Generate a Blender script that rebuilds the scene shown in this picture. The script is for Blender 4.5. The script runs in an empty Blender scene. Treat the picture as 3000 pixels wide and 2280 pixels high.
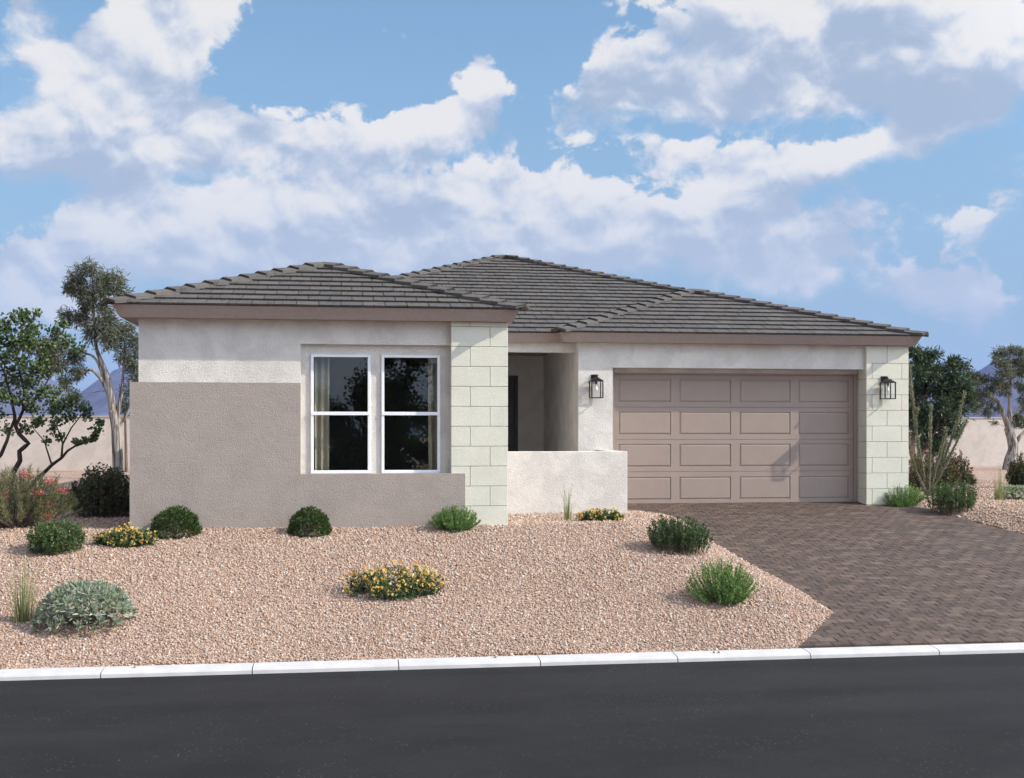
import bpy, bmesh, math, random
import numpy as np
from mathutils import Vector, Matrix

random.seed(7)
RNG = np.random.default_rng(11)
sc = bpy.context.scene
COL = sc.collection

# ------------------------------------------------------------------ camera
F, PSI, HZ, CZ = 3468.0, math.radians(7.9), 1263.0, 1.48
CP, SP = math.cos(PSI), math.sin(PSI)
cd = bpy.data.cameras.new('camera'); cam = bpy.data.objects.new('camera', cd); COL.objects.link(cam)
cam.location = (0, 0, CZ); cam.rotation_euler = (math.pi/2, 0, -PSI)
cd.sensor_fit = 'HORIZONTAL'; cd.sensor_width = 36.0; cd.lens = F/3000*36.0
cd.shift_y = (HZ-1140)/3000.0; cd.clip_start = 0.1; cd.clip_end = 20000
sc.camera = cam

# ------------------------------------------------------------------ light
SUN = Vector((2.9, -1.0, 2.3)).normalized()
sd = bpy.data.lights.new('sun', 'SUN'); so = bpy.data.objects.new('sun', sd); COL.objects.link(so)
sd.energy = 4.4; sd.angle = math.radians(0.6); sd.color = (1.0, 0.91, 0.79)
so.rotation_euler = SUN.to_track_quat('Z', 'Y').to_euler(); so.location = (20, -8, 18)
sc.view_settings.view_transform = 'Standard'; sc.view_settings.look = 'None'
sc.view_settings.gamma = 1.0; sc.view_settings.exposure = 0.40
sc.view_settings.use_curve_mapping = False

# ------------------------------------------------------------------ node helper
class NT:
    def __init__(s, tree): s.t = tree; s.n = tree.nodes; s.l = tree.links
    def node(s, typ, **kw):
        n = s.n.new(typ)
        for k, v in kw.items():
            if k == 'inp':
                for a, b in v.items(): s.put(n.inputs[a], b)
            else: setattr(n, k, v)
        return n
    def put(s, sock, v):
        if isinstance(v, bpy.types.NodeSocket): s.l.new(v, sock)
        else: sock.default_value = v
    def m(s, op, a, b=None, c=None):
        n = s.n.new('ShaderNodeMath'); n.operation = op
        s.put(n.inputs[0], a)
        if b is not None: s.put(n.inputs[1], b)
        if c is not None: s.put(n.inputs[2], c)
        return n.outputs[0]
    def vm(s, op, a, b=None):
        n = s.n.new('ShaderNodeVectorMath'); n.operation = op
        s.put(n.inputs[0], a)
        if b is not None: s.put(n.inputs[1], b)
        return n.outputs[0]
    def noise(s, vec, scale, detail=4, rough=0.55, dist=0.0, lac=2.0):
        n = s.n.new('ShaderNodeTexNoise'); s.put(n.inputs['Vector'], vec)
        n.inputs['Scale'].default_value = scale; n.inputs['Detail'].default_value = detail
        n.inputs['Roughness'].default_value = rough; n.inputs['Distortion'].default_value = dist
        n.inputs['Lacunarity'].default_value = lac
        return n.outputs['Fac']
    def ss(s, x, lo, hi, a=0.0, b=1.0):
        n = s.n.new('ShaderNodeMapRange'); n.interpolation_type = 'SMOOTHSTEP'
        s.put(n.inputs[0], x); s.put(n.inputs[1], lo); s.put(n.inputs[2], hi); s.put(n.inputs[3], a); s.put(n.inputs[4], b)
        return n.outputs[0]
    def mix(s, f, a, b, blend='MIX'):
        n = s.n.new('ShaderNodeMix'); n.data_type = 'RGBA'; n.blend_type = blend
        s.put(n.inputs[0], f)
        for i, v in ((6, a), (7, b)):
            if isinstance(v, tuple) and len(v) == 3: v = (*v, 1)
            s.put(n.inputs[i], v)
        return n.outputs[2]
    def ramp(s, f, stops):
        n = s.n.new('ShaderNodeValToRGB'); s.put(n.inputs[0], f)
        e = n.color_ramp.elements
        while len(e) < len(stops): e.new(0.5)
        for el, (p, c) in zip(e, stops): el.position = p; el.color = (*c, 1)
        return n.outputs[0]

# ------------------------------------------------------------------ sky: Nishita with procedural cumulus
w = bpy.data.worlds.new('World'); sc.world = w; w.use_nodes = True
T = NT(w.node_tree); T.n.clear()
sky = T.node('ShaderNodeTexSky', sky_type='NISHITA', sun_disc=False)
sky.sun_elevation = math.asin(SUN.z); sky.sun_rotation = math.atan2(SUN.x, SUN.y)
sky.altitude = 300; sky.air_density = 1.0; sky.dust_density = 0.6; sky.ozone_density = 1.5
SKY_K = 0.12
tc = T.node('ShaderNodeTexCoord').outputs['Generated']
D0 = T.vm('NORMALIZE', tc)
sx = T.node('ShaderNodeSeparateXYZ', inp={0: D0})
AZ = T.m('ARCTAN2', sx.outputs[0], sx.outputs[1]); EL = T.m('ARCSINE', sx.outputs[2])
def azel(u, v):
    x, y, z = (u-1500)/F, 1.0, (HZ-v)/F
    X, Y = x*CP+y*SP, -x*SP+y*CP
    return math.atan2(X, Y), math.atan2(z, math.hypot(X, Y))
KV = 1.3569
# cloud masses: centre and half sizes (overview pixels), tilt, weight
CL = [(780, 440, 480, 140, 0, .24), (1650, 430, 330, 130, 0, .18), (300, 120, 130, 140, -30, .85), (190, 235, 120, 85, -20, .80), (60, 430, 90, 45, 0, -.35), (600, 180, 110, 60, 0, -.3), (420, 10, 90, 70, 0, .45), (150, 330, 120, 45, 0, .55),
      (390, 335, 110, 55, 20, .72), (480, 300, 90, 45, 0, .45), (650, 320, 140, 58, 0, .85), (880, 292, 80, 42, 10, .72), (1000, 250, 75, 55, 20, .95),
      (330, 490, 170, 60, 0, .75), (600, 470, 190, 55, 0, .62), (170, 510, 40, 60, 0, .40), (900, 420, 150, 60, 0, .46), (1010, 450, 120, 60, 0, .42), (30, 590, 150, 50, 0, .62), (10, 330, 70, 60, 0, .6),
      (1800, 60, 260, 95, 0, .95), (2020, 120, 150, 110, 0, .70), (1520, 195, 190, 48, 0, .90), (1800, 200, 230, 45, 0, .80), (1410, 100, 120, 42, 24, .52),
      (2000, 290, 280, 36, 10, .55), (1520, 335, 130, 34, 0, .46), (1720, 385, 130, 28, 14, .48), (1560, 455, 180, 22, 0, .52), (1650, 405, 220, 40, 0, .20),
      (1200, 410, 60, 42, 0, .50), (1290, 440, 80, 42, 0, .62), (1110, 400, 36, 30, 0, .45), (1740, 530, 100, 42, 10, .52), (1400, 545, 330, 60, 0, .48), (2040, 620, 90, 44, 0, .78),
      (2130, 475, 55, 30, 25, .36), (1030, 45, 45, 32, 40, .22), (55, 15, 50, 48, 30, .50), (1700, 600, 170, 45, 0, .58), (40, 680, 200, 40, 0, .5), (2150, 660, 120, 35, 0, .4), (650, 575, 480, 45, 0, .58), (2130, 160, 110, 60, 0, .5), (1000, 525, 380, 60, 0, .52)]
pos = None; shade = None
for (u, v, ru, rv, tilt, wt) in CL:
    a0, e0 = azel(u*KV, v*KV); ra, re = ru*KV/F, rv*KV/F
    da = T.m('SUBTRACT', AZ, a0); de = T.m('SUBTRACT', EL, e0)
    c_, s_ = math.cos(math.radians(tilt)), math.sin(math.radians(tilt))
    p = T.m('MULTIPLY_ADD', de, s_/ra, T.m('MULTIPLY', da, c_/ra)) if tilt else T.m('MULTIPLY', da, 1/ra)
    q = T.m('MULTIPLY_ADD', da, -s_/re, T.m('MULTIPLY', de, c_/re)) if tilt else T.m('MULTIPLY', de, 1/re)
    r2 = T.m('MULTIPLY_ADD', p, p, T.m('MULTIPLY', q, q))
    g = T.m('MULTIPLY', T.m('POWER', .45, r2), wt)
    pos = g if pos is None else T.m('ADD', pos, g)
    if wt < 0: continue
    sh = T.m('MULTIPLY', g, q)
    shade = sh if shade is None else T.m('ADD', shade, sh)
P1 = T.vm('ADD', T.vm('MULTIPLY', D0, (1.0, 1.0, 1.25)), (5.5, 4.4, 9.1))
warp = T.node('ShaderNodeTexNoise'); T.put(warp.inputs['Vector'], P1); warp.inputs['Scale'].default_value = 14; warp.inputs['Detail'].default_value = 2
P1w = T.vm('MULTIPLY_ADD', warp.outputs['Color'], (.035, .035, .035)); P1w.node.inputs[2].default_value = (0, 0, 0)
T.l.new(P1, P1w.node.inputs[2])
n1 = T.noise(P1w, 20, 7, .57)
n1d = T.noise(T.vm('ADD', P1w, tuple(SUN*0.003 + Vector((0, 0, .006)))), 20, 6, .57)
nA = T.noise(P1w, 12, 2.5, .5)
n1s = T.noise(T.vm('ADD', P1w, tuple(SUN*0.010 + Vector((0, 0, .022)))), 12, 2.5, .5)
big = T.noise(P1, 3.2, 2, .5)
# away from the frame broken cumulus goes on, its cover raised for more ambient
infr = T.m('MULTIPLY', T.ss(T.m('ABSOLUTE', T.m('SUBTRACT', AZ, .14)), .46, .62, 1, 0), T.ss(EL, .40, .52, 1, 0))
gen = T.m('MULTIPLY', T.m('SUBTRACT', big, .37), 5.0)
base = T.m('ADD', T.m('MULTIPLY', pos, infr), T.m('MULTIPLY', gen, T.m('SUBTRACT', 1.0, infr)))
dens = T.m('MULTIPLY_ADD', T.m('SUBTRACT', n1, .5), 2.1, base)
rel = T.m('DIVIDE', T.m('MULTIPLY', shade, infr), T.m('ADD', pos, .12))          # +1 at a cloud's crown, -1 at its base
soft = T.ss(rel, -.5, .4, .60, .16)
alpha = T.ss(dens, .22, T.m('ADD', .22, soft))
lit = T.m('MULTIPLY', T.m('SUBTRACT', nA, n1s), 3.4)
lit = T.m('MULTIPLY_ADD', T.m('SUBTRACT', n1, n1d), 2.4, lit)
lit = T.m('ADD', lit, T.m('MULTIPLY', rel, .70))
litc = T.ss(T.m('ADD', lit, .27), -.30, .80)
ccol = T.ramp(litc, [(0, (.34, .42, .55)), (.35, (.45, .51, .62)), (.7, (.60, .63, .68)), (1, (.73, .72, .715))])
# the low clouds stand farther off in the vapour
ccol = T.mix(T.ss(EL, .07, .24, .70, 0.0), ccol, (.44, .51, .63))
skyc = T.mix(1.0, sky.outputs[0], (SKY_K*.93, SKY_K*1.2, SKY_K*1.22), 'MULTIPLY')
# thin vapour pales the blue low over the horizon
veil = T.ss(EL, .0, .40, .95, .25)
skyc = T.mix(veil, skyc, (.255, .365, .515))
alpha = T.m('MULTIPLY', alpha, T.ss(EL, -.005, .06))
allc = T.mix(T.m('MULTIPLY', alpha, .97), skyc, ccol)
# forward scatter towards the sun, boosted out of view to fill the shade
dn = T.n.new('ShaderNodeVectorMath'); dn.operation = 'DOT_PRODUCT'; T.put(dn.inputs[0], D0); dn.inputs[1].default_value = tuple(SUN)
sky_boost = T.m('MULTIPLY_ADD', T.ss(dn.outputs['Value'], .26, 1.0), 2.5, .90)
bg = T.node('ShaderNodeBackground', inp={0: allc, 1: sky_boost})
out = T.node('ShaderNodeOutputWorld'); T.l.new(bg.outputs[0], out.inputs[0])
w.cycles.sampling_method = 'NONE'
sc.cycles.use_adaptive_sampling = True; sc.cycles.adaptive_threshold = .02; sc.cycles.use_light_tree = False; sc.cycles.max_bounces = 6; sc.cycles.diffuse_bounces = 3; sc.cycles.glossy_bounces = 3; sc.cycles.transparent_max_bounces = 12

# ------------------------------------------------------------------ geometry helpers
def at(u, v, Y):
    t = math.tan(math.atan((u-1500)/F)+PSI); X = t*Y; z = X*SP+Y*CP
    return Vector((X, Y, CZ+(HZ-v)/F*z))
def proj(X, Y, Z):
    z = X*SP+Y*CP
    return 1500+F*(X*CP-Y*SP)/z, HZ-F*(Z-CZ)/z
def zdepth(p): return p[0]*SP+p[1]*CP
YK, ZK, ZR = 12.82, -0.985, -1.05
def drive_z(Y): return ZK+.005 + (min(max(Y, YK), 22.3)-YK)*(.068-ZK)/(22.3-YK)
DL = [(12.8, 5.05), (14.25, 6.10), (15.2, 6.06), (16.6, 5.95), (18.4, 5.85), (19.6, 5.92), (20.5, 5.88), (21.1, 5.45), (21.3, 4.82), (40, 4.82)]
DR = [(12.8, 12.75), (14.25, 11.7), (18.9, 11.45), (20.0, 11.2), (21.4, 11.0), (21.83, 10.74), (22.2, 10.0), (40, 10.0)]
def lerp_tab(tab, y):
    ys = [a for a, b in tab]; xs = [b for a, b in tab]
    return float(np.interp(y, ys, xs))
def lawn_z(Y):
    if Y <= YK: return ZK
    if Y < 17.85: 
        t = (Y-YK)/(17.85-YK); return ZK+1.03*(t+.10*math.sin(math.pi*t)*t)
    return .045+max(0, Y-21)*.006
def G(X, Y):
    if Y < YK-.02: return ZR-.02 if Y > 3.6 else -1.0
    l = lawn_z(min(Y, 60)); d = max(lerp_tab(DL, Y)*-1+X, 0)
    dl = lerp_tab(DL, Y)-X; dr = X-lerp_tab(DR, Y); d = max(dl, dr)
    dz = drive_z(Y)
    if Y > 22.4: return l
    if d < 0: return dz-.01-.05*min(1, -d/.2)
    h = dz+.015+.32*d
    k = .12; hh = max(0, min(1, .5+.5*(h-l)/k))
    return h*(1-hh)+l*hh-k*hh*(1-hh)
def gp(u, v):
    t = math.tan(math.atan((u-1500)/F)+PSI); k = t*SP+CP; q = (HZ-v)/F*k
    lo, hi = 12.85, 60.0
    for y in np.arange(12.85, 60, .05):
        if CZ+q*y <= G(t*y, y): break
    else: y = 40
    y = float(y)
    return Vector((t*y, y, G(t*y, y)))

def tag(o, label=None, cat=None, group=None, kind=None):
    for k, v in (('label', label), ('category', cat), ('group', group), ('kind', kind)):
        if v: o[k] = v
    return o
def link(o, parent=None):
    COL.objects.link(o)
    if parent is not None: o.parent = parent
    return o
def empty(name, loc=(0, 0, 0), parent=None):
    o = bpy.data.objects.new(name, None); o.location = loc; o.empty_display_size = .2
    return link(o, parent)
def np_data(name, V, Fq, mat, cols=None, smooth=False):
    V = np.asarray(V, dtype=np.float32); Fq = np.asarray(Fq, dtype=np.int32)
    me = bpy.data.meshes.new(name); n, k = Fq.shape
    me.vertices.add(len(V)); me.vertices.foreach_set('co', V.ravel())
    me.loops.add(n*k); me.loops.foreach_set('vertex_index', Fq.ravel())
    me.polygons.add(n); me.polygons.foreach_set('loop_start', np.arange(0, n*k, k, dtype=np.int32))
    me.polygons.foreach_set('use_smooth', np.full(n, smooth))
    if cols is not None:
        a = me.attributes.new('col', 'FLOAT_COLOR', 'POINT')
        c = np.ones((len(V), 4), dtype=np.float32); c[:, :3] = cols; a.data.foreach_set('color', c.ravel())
    me.update(calc_edges=True); me.materials.append(mat)
    return me
def np_obj(name, V, Fq, mat, parent=None, cols=None, smooth=False, loc=(0, 0, 0)):
    o = bpy.data.objects.new(name, np_data(name, V, Fq, mat, cols, smooth)); o.location = loc
    return link(o, parent)
def py_data(name, V, Fs, mat, col=None, smooth=False):
    me = bpy.data.meshes.new(name); me.from_pydata([tuple(v) for v in V], [], Fs)
    bm = bmesh.new(); bm.from_mesh(me); bmesh.ops.recalc_face_normals(bm, faces=bm.faces); bm.to_mesh(me); bm.free()
    if col is not None:
        a = me.attributes.new('col', 'FLOAT_COLOR', 'POINT')
        for d in a.data: d.color = (*col, 1)
    if smooth: me.polygons.foreach_set('use_smooth', [True]*len(me.polygons))
    me.materials.append(mat); me.update()
    return me
def py_obj(name, V, Fs, mat, parent=None, col=None, smooth=False, loc=(0, 0, 0)):
    o = bpy.data.objects.new(name, py_data(name, V, Fs, mat, col, smooth)); o.location = loc
    return link(o, parent)
BOXF = [(0, 3, 2, 1), (4, 5, 6, 7), (0, 1, 5, 4), (1, 2, 6, 5), (2, 3, 7, 6), (3, 0, 4, 7)]
class MB:
    def __init__(s): s.v = []; s.f = []
    def add(s, V, Fs):
        b = len(s.v); s.v += [tuple(v) for v in V]; s.f += [tuple(i+b for i in f) for f in Fs]; return s
    def box(s, x0, x1, y0, y1, z0, z1):
        return s.add([(x0, y0, z0), (x1, y0, z0), (x1, y1, z0), (x0, y1, z0), (x0, y0, z1), (x1, y0, z1), (x1, y1, z1), (x0, y1, z1)], BOXF)
    def cyl(s, a, b, r0, r1=None, n=12, caps=True):
        r1 = r0 if r1 is None else r1; a = Vector(a); b = Vector(b); d = (b-a).normalized()
        x = d.orthogonal().normalized(); y = d.cross(x); V = []
        for c, r in ((a, r0), (b, r1)):
            for i in range(n):
                t = 2*math.pi*i/n; V.append(c+x*r*math.cos(t)+y*r*math.sin(t))
        Fs = [(i, (i+1) % n, n+(i+1) % n, n+i) for i in range(n)]
        if caps: Fs += [tuple(range(n))[::-1], tuple(range(n, 2*n))]
        return s.add(V, Fs)
    def lathe(s, c, prof, n=16):
        V = []; 
        for r, z in prof:
            for i in range(n):
                t = 2*math.pi*i/n; V.append((c[0]+r*math.cos(t), c[1]+r*math.sin(t), c[2]+z))
        Fs = []
        for j in range(len(prof)-1):
            for i in range(n): Fs.append((j*n+i, j*n+(i+1) % n, (j+1)*n+(i+1) % n, (j+1)*n+i))
        Fs += [tuple(range(n))[::-1], tuple((len(prof)-1)*n+i for i in range(n))]
        return s.add(V, Fs)
    def build(s, name, mat, parent=None, bevel=0, smooth=False, loc=(0, 0, 0), seg=2):
        V = [(x-loc[0], y-loc[1], z-loc[2]) for x, y, z in s.v]
        o = py_obj(name, V, s.f, mat, parent, None, smooth, loc)
        if bevel:
            m = o.modifiers.new('bevel', 'BEVEL'); m.width = bevel; m.segments = seg; m.limit_method = 'ANGLE'; m.angle_limit = .6
        return o

# ------------------------------------------------------------------ materials
def mat(name):
    m = bpy.data.materials.new(name); m.use_nodes = True
    t = NT(m.node_tree); b = t.n['Principled BSDF']
    return m, t, b
def wpos(t): return t.node('ShaderNodeNewGeometry').outputs['Position']
def bump(t, b, h, strength, dist):
    n = t.node('ShaderNodeBump', inp={'Strength': strength, 'Distance': dist, 'Height': h}); t.l.new(n.outputs[0], b.inputs['Normal'])
def stucco(name, col, var=.10, bs=.55, blot=.12, dist=.006):
    m, t, b = mat(name); p = wpos(t)
    n = t.noise(p, 2.3, 6, .62, .4); f = t.noise(p, 22, 4, .6)
    c1 = tuple(x*(1-blot) for x in col); c2 = tuple(min(1, x*(1+blot*.5)) for x in col)
    c = t.mix(t.ss(n, .35, .62), c1, c2)
    c = t.mix(t.m('MULTIPLY', t.ss(f, .35, .75), var), c, tuple(x*.62 for x in col))
    t.put(b.inputs['Base Color'], c); b.inputs['Roughness'].default_value = .92; b.inputs['Specular IOR Level'].default_value = .2
    v = t.node('ShaderNodeTexVoronoi', feature='SMOOTH_F1'); t.put(v.inputs['Vector'], t.vm('ADD', p, t.vm('MULTIPLY', t.node('ShaderNodeTexNoise', inp={'Vector': p, 'Scale': 30}).outputs['Color'], (.03, .03, .03))))
    v.inputs['Scale'].default_value = 60
    h = t.m('ADD', t.m('MULTIPLY', t.noise(p, 75, 4, .65), 1.0), t.m('MULTIPLY', v.outputs['Distance'], .35))
    h = t.m('ADD', h, t.m('MULTIPLY', t.noise(p, 9, 3, .5), .55))
    bump(t, b, h, bs, dist*2.2)
    return m
M = {}
M['stucco'] = stucco('stucco_white', (.65, .612, .566), .08, .95, .11)
M['taupe'] = stucco('stucco_taupe', (.35, .302, .268), .12, .85, .06)
M['block'] = stucco('scored_block', (.645, .632, .535), .06, .55, .04)
M['garden'] = stucco('garden_wall', (.56, .50, .45), .10, .4, .10)
M['sand'] = stucco('stucco_joint', (.27, .27, .23), .1, .2, .05)
def simple(name, col, rough=.6, metal=0, spec=.5, nz=0, nsc=30, nb=0):
    m, t, b = mat(name); b.inputs['Roughness'].default_value = rough; b.inputs['Metallic'].default_value = metal
    b.inputs['Specular IOR Level'].default_value = spec
    if nz:
        n = t.noise(wpos(t), nsc, 5, .6)
        c = t.mix(t.ss(n, .3, .7), tuple(x*(1-nz) for x in col), tuple(min(1, x*(1+nz)) for x in col)); t.put(b.inputs['Base Color'], c)
        if nb: bump(t, b, n, nb, .004)
    else: b.inputs['Base Color'].default_value = (*col, 1)
    return m
M['trim'] = simple('fascia_paint', (.30, .24, .21), .65, 0, .3, .05, 14, .1)
M['door'] = simple('garage_door_paint', (.305, .238, .202), .5, 0, .35, .03, 6, .03)
M['front_door'] = simple('front_door_stain', (.055, .045, .038), .45, 0, .4, .1, 8)
M['frame'] = simple('window_frame_white', (.80, .80, .82), .4, 0, .4, .02, 5)
M['bronze'] = simple('lantern_bronze', (.020, .014, .011), .42, .6, .5, .15, 40)
M['bulb'] = simple('bulb_glass', (.85, .82, .75), .12, 0, .6)
M['kerb'] = simple('kerb_concrete', (.455, .44, .435), .85, 0, .3, .07, 4, .3)
M['concrete'] = simple('porch_concrete', (.40, .38, .36), .85, 0, .3, .06, 6, .15)
M['curtain'] = simple('curtain_linen', (.50, .43, .34), .9, 0, .1, .06, 30)
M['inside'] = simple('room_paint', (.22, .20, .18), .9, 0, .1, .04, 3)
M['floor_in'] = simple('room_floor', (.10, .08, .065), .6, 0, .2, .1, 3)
def glass_mat(name, tint, extra=0.0):
    m, t, b = mat(name); t.n.remove(b)
    tr = t.node('ShaderNodeBsdfTransparent', inp={0: (*tint, 1)}); gl = t.node('ShaderNodeBsdfGlossy', inp={0: (1, 1, 1, 1), 'Roughness': .0})
    lw_ = t.node('ShaderNodeLayerWeight', inp={'Blend': .5})
    f = t.m('MULTIPLY_ADD', t.m('POWER', lw_.outputs['Facing'], 5.0), .9, extra)
    mx = t.node('ShaderNodeMixShader', inp={0: f}); t.l.new(tr.outputs[0], mx.inputs[1]); t.l.new(gl.outputs[0], mx.inputs[2])
    t.l.new(mx.outputs[0], t.n['Material Output'].inputs[0])
    return m
M['glass'] = glass_mat('window_glass', (.93, .95, .94), .060)
M['lampglass'] = glass_mat('lantern_glass', (.985, .985, .985), .02)
# roof tiles: charcoal concrete with darker streaks down the slope
m, t, b = mat('roof_tile'); p = wpos(t)
ca = t.node('ShaderNodeAttribute', attribute_name='col').outputs['Color']
st = t.noise(t.vm('MULTIPLY', p, (26, 4.0, 4.0)), 1.0, 3, .6); blot = t.noise(p, 3.0, 4, .6)
c = t.mix(t.ss(st, .55, .66, 0, .6), ca, (.022, .021, .022)); c = t.mix(t.ss(blot, .4, .7, 0, .25), c, (.11, .105, .10))
t.put(b.inputs['Base Color'], c); b.inputs['Roughness'].default_value = .8; b.inputs['Specular IOR Level'].default_value = .25
bump(t, b, t.noise(p, 120, 3, .6), .35, .003); M['tile'] = m
M['deck'] = simple('roof_underlay', (.03, .03, .03), .9)
# pavers
m, t, b = mat('paver'); p = wpos(t)
ca = t.node('ShaderNodeAttribute', attribute_name='col').outputs['Color']
n = t.noise(p, 9, 5, .65); f = t.noise(p, 70, 3, .6)
c = t.mix(t.ss(n, .35, .68), t.mix(1.0, ca, (.72, .70, .68), 'MULTIPLY'), t.mix(.3, ca, (.15, .11, .09)))
c = t.mix(t.m('MULTIPLY', t.ss(f, .4, .75), .3), c, (.035, .029, .027))
t.put(b.inputs['Base Color'], c); b.inputs['Roughness'].default_value = .85; b.inputs['Specular IOR Level'].default_value = .25
bump(t, b, f, .4, .004); M['paver'] = m
M['sandbed'] = simple('paver_sand', (.05, .04, .035), .95, 0, .1, .2, 30)
# gravel stones and the ground under them
m, t, b = mat('gravel_stone'); p = wpos(t)
ca = t.node('ShaderNodeAttribute', attribute_name='col').outputs['Color']
c = t.mix(t.m('MULTIPLY', t.noise(p, 160, 2, .6), .25), ca, (.16, .11, .085))
t.put(b.inputs['Base Color'], c); b.inputs['Roughness'].default_value = .85; b.inputs['Specular IOR Level'].default_value = .25
M['stone'] = m
m, t, b = mat('gravel_ground'); p = wpos(t)
v = t.node('ShaderNodeTexVoronoi', feature='F1'); t.put(v.inputs['Vector'], p); v.inputs['Scale'].default_value = 34
sp_ = t.node('ShaderNodeSeparateColor', inp={0: v.outputs['Color']})
c = t.ramp(sp_.outputs[0], [(0, (.26, .16, .118)), (.3, (.40, .265, .20)), (.6, (.47, .335, .265)), (.85, (.55, .43, .35)), (1, (.56, .50, .46))])
c = t.mix(t.ss(v.outputs['Distance'], .35, .75), c, (.20, .13, .10))
c = t.mix(t.m('MULTIPLY', t.ss(t.noise(p, .7, 4, .6), .4, .7), .25), c, (.23, .15, .115))
t.put(b.inputs['Base Color'], c); b.inputs['Roughness'].default_value = .9; b.inputs['Specular IOR Level'].default_value = .2
bump(t, b, t.m('SUBTRACT', 1.0, v.outputs['Distance']), .8, .02); M['ground'] = m
# asphalt
m, t, b = mat('asphalt'); p = wpos(t)
n = t.noise(t.vm('MULTIPLY', p, (.6, 1, 1)), 1.7, 5, .65); pch = t.noise(t.vm('MULTIPLY', p, (.7, 1.3, 1)), 1.6, 4, .65, .5)
v = t.node('ShaderNodeTexVoronoi'); t.put(v.inputs['Vector'], p); v.inputs['Scale'].default_value = 42
sp_ = t.node('ShaderNodeSeparateColor', inp={0: v.outputs['Color']})
c = t.mix(t.ss(n, .3, .7), (.0120, .0115, .0118), (.0180, .0173, .0175))
spk = t.m('MULTIPLY', t.ss(sp_.outputs[0], .80, .97), t.ss(v.outputs['Distance'], .40, .15))
spk = t.m('MULTIPLY', spk, t.ss(pch, .42, .68, .12, .9))
c = t.mix(t.m('MULTIPLY', spk, .55), c, (.26, .255, .26))
fg = t.noise(p, 140, 3, .7); c = t.mix(t.m('MULTIPLY', t.ss(fg, .35, .7), .4), c, (.022, .022, .024))
wear = t.noise(t.vm('MULTIPLY', p, (.05, 1.0, 1)), 1.3, 3, .5); c = t.mix(t.ss(wear, .45, .65, 0, .30), c, (.030, .029, .029))
t.put(b.inputs['Base Color'], c); b.inputs['Roughness'].default_value = .85; b.inputs['Specular IOR Level'].default_value = .12
bump(t, b, t.noise(p, 110, 4, .7), .5, .006); M['asphalt'] = m
# plants
def leaf_mat(name, trans=.3, rough=.5, spec=.35):
    m, t, b = mat(name); ca = t.node('ShaderNodeAttribute', attribute_name='col').outputs['Color']
    t.put(b.inputs['Base Color'], ca); b.inputs['Roughness'].default_value = rough; b.inputs['Specular IOR Level'].default_value = spec
    tl = t.node('ShaderNodeBsdfTranslucent'); t.put(tl.inputs[0], t.mix(1.0, ca, (1.3, 1.5, .7), 'MULTIPLY'))
    mx = t.node('ShaderNodeMixShader', inp={0: trans}); t.l.new(b.outputs[0], mx.inputs[1]); t.l.new(tl.outputs[0], mx.inputs[2])
    t.l.new(mx.outputs[0], t.n['Material Output'].inputs[0]); return m
M['leaf'] = leaf_mat('leaf'); M['leaf_dry'] = leaf_mat('grass_blade', .25, .6, .2); M['petal'] = leaf_mat('petal', .3, .6, .15)
def bark(name, c1, c2, sc_=9, stretch=.25, lo=.4, hi=.6):
    m, t, b = mat(name); p = wpos(t)
    n = t.noise(t.vm('MULTIPLY', p, (1, 1, stretch)), sc_, 5, .6, .6)
    t.put(b.inputs['Base Color'], t.mix(t.ss(n, lo, hi), c1, c2)); b.inputs['Roughness'].default_value = .85
    bump(t, b, n, .5, .01); return m
M['bark_pale'] = bark('bark_peeling', (.10, .072, .052), (.32, .30, .27), 13, .12, .42, .58)
M['bark_dark'] = bark('bark_dark', (.022, .012, .010), (.060, .030, .022))
M['bark_brown'] = bark('bark_brown', (.10, .065, .048), (.22, .15, .11))
M['stem'] = bark('stem_green', (.06, .055, .035), (.12, .10, .06), 30)
M['mount'] = simple('mountain_rock', (.070, .066, .092), .95, 0, .1, .45, .02)

# ================================================================== SETTING
def grid_lines(a, b, step, far, growth=1.35):
    l = list(np.arange(a, b+1e-6, step)); s = step; x = b
    hi = []
    while x < far[1]: s *= growth; x += s; hi.append(x)
    s = step; x = a; lo = []
    while x > far[0]: s *= growth; x -= s; lo.append(x)
    return np.array(lo[::-1]+l+hi)
GX = grid_lines(-9, 16, .14, (-3300, 3300)); GY = grid_lines(12.66, 24, .14, (-300, 3400))
GYs = np.sort(np.concatenate([GY, [12.795, 12.83, 3.55, 3.65]]))
gz = np.array([[G(x, y) for x in GX] for y in GYs])
XX, YY = np.meshgrid(GX, GYs)
near = (np.abs(XX) < 20) & (YY > 12.9) & (YY < 45)
gz = gz + near*(.008*np.sin(XX*1.9+YY*1.3)+.007*np.sin(XX*3.1-YY*2.3))
V = np.stack([XX, YY, gz], -1).reshape(-1, 3); nx = len(GX); ny = len(GYs)
I = np.arange(nx*ny).reshape(ny, nx)
Fq = np.stack([I[:-1, :-1], I[:-1, 1:], I[1:, 1:], I[1:, :-1]], -1).reshape(-1, 4)
tag(np_obj('ground', V, Fq, M['ground'], smooth=True), kind='structure')
# road
V = []; rx = np.concatenate([[-900, -200], np.arange(-30, 40.1, 5), [200, 900]]); ry = [3.6, 6, 9, 12.70]
for y in ry:
    for x in rx: V.append((x, y, ZR))
n = len(rx); Fq = [(j*n+i, j*n+i+1, (j+1)*n+i+1, (j+1)*n+i) for j in range(len(ry)-1) for i in range(n-1)]
tag(np_obj('road', V, Fq, M['asphalt']), kind='structure')
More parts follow.
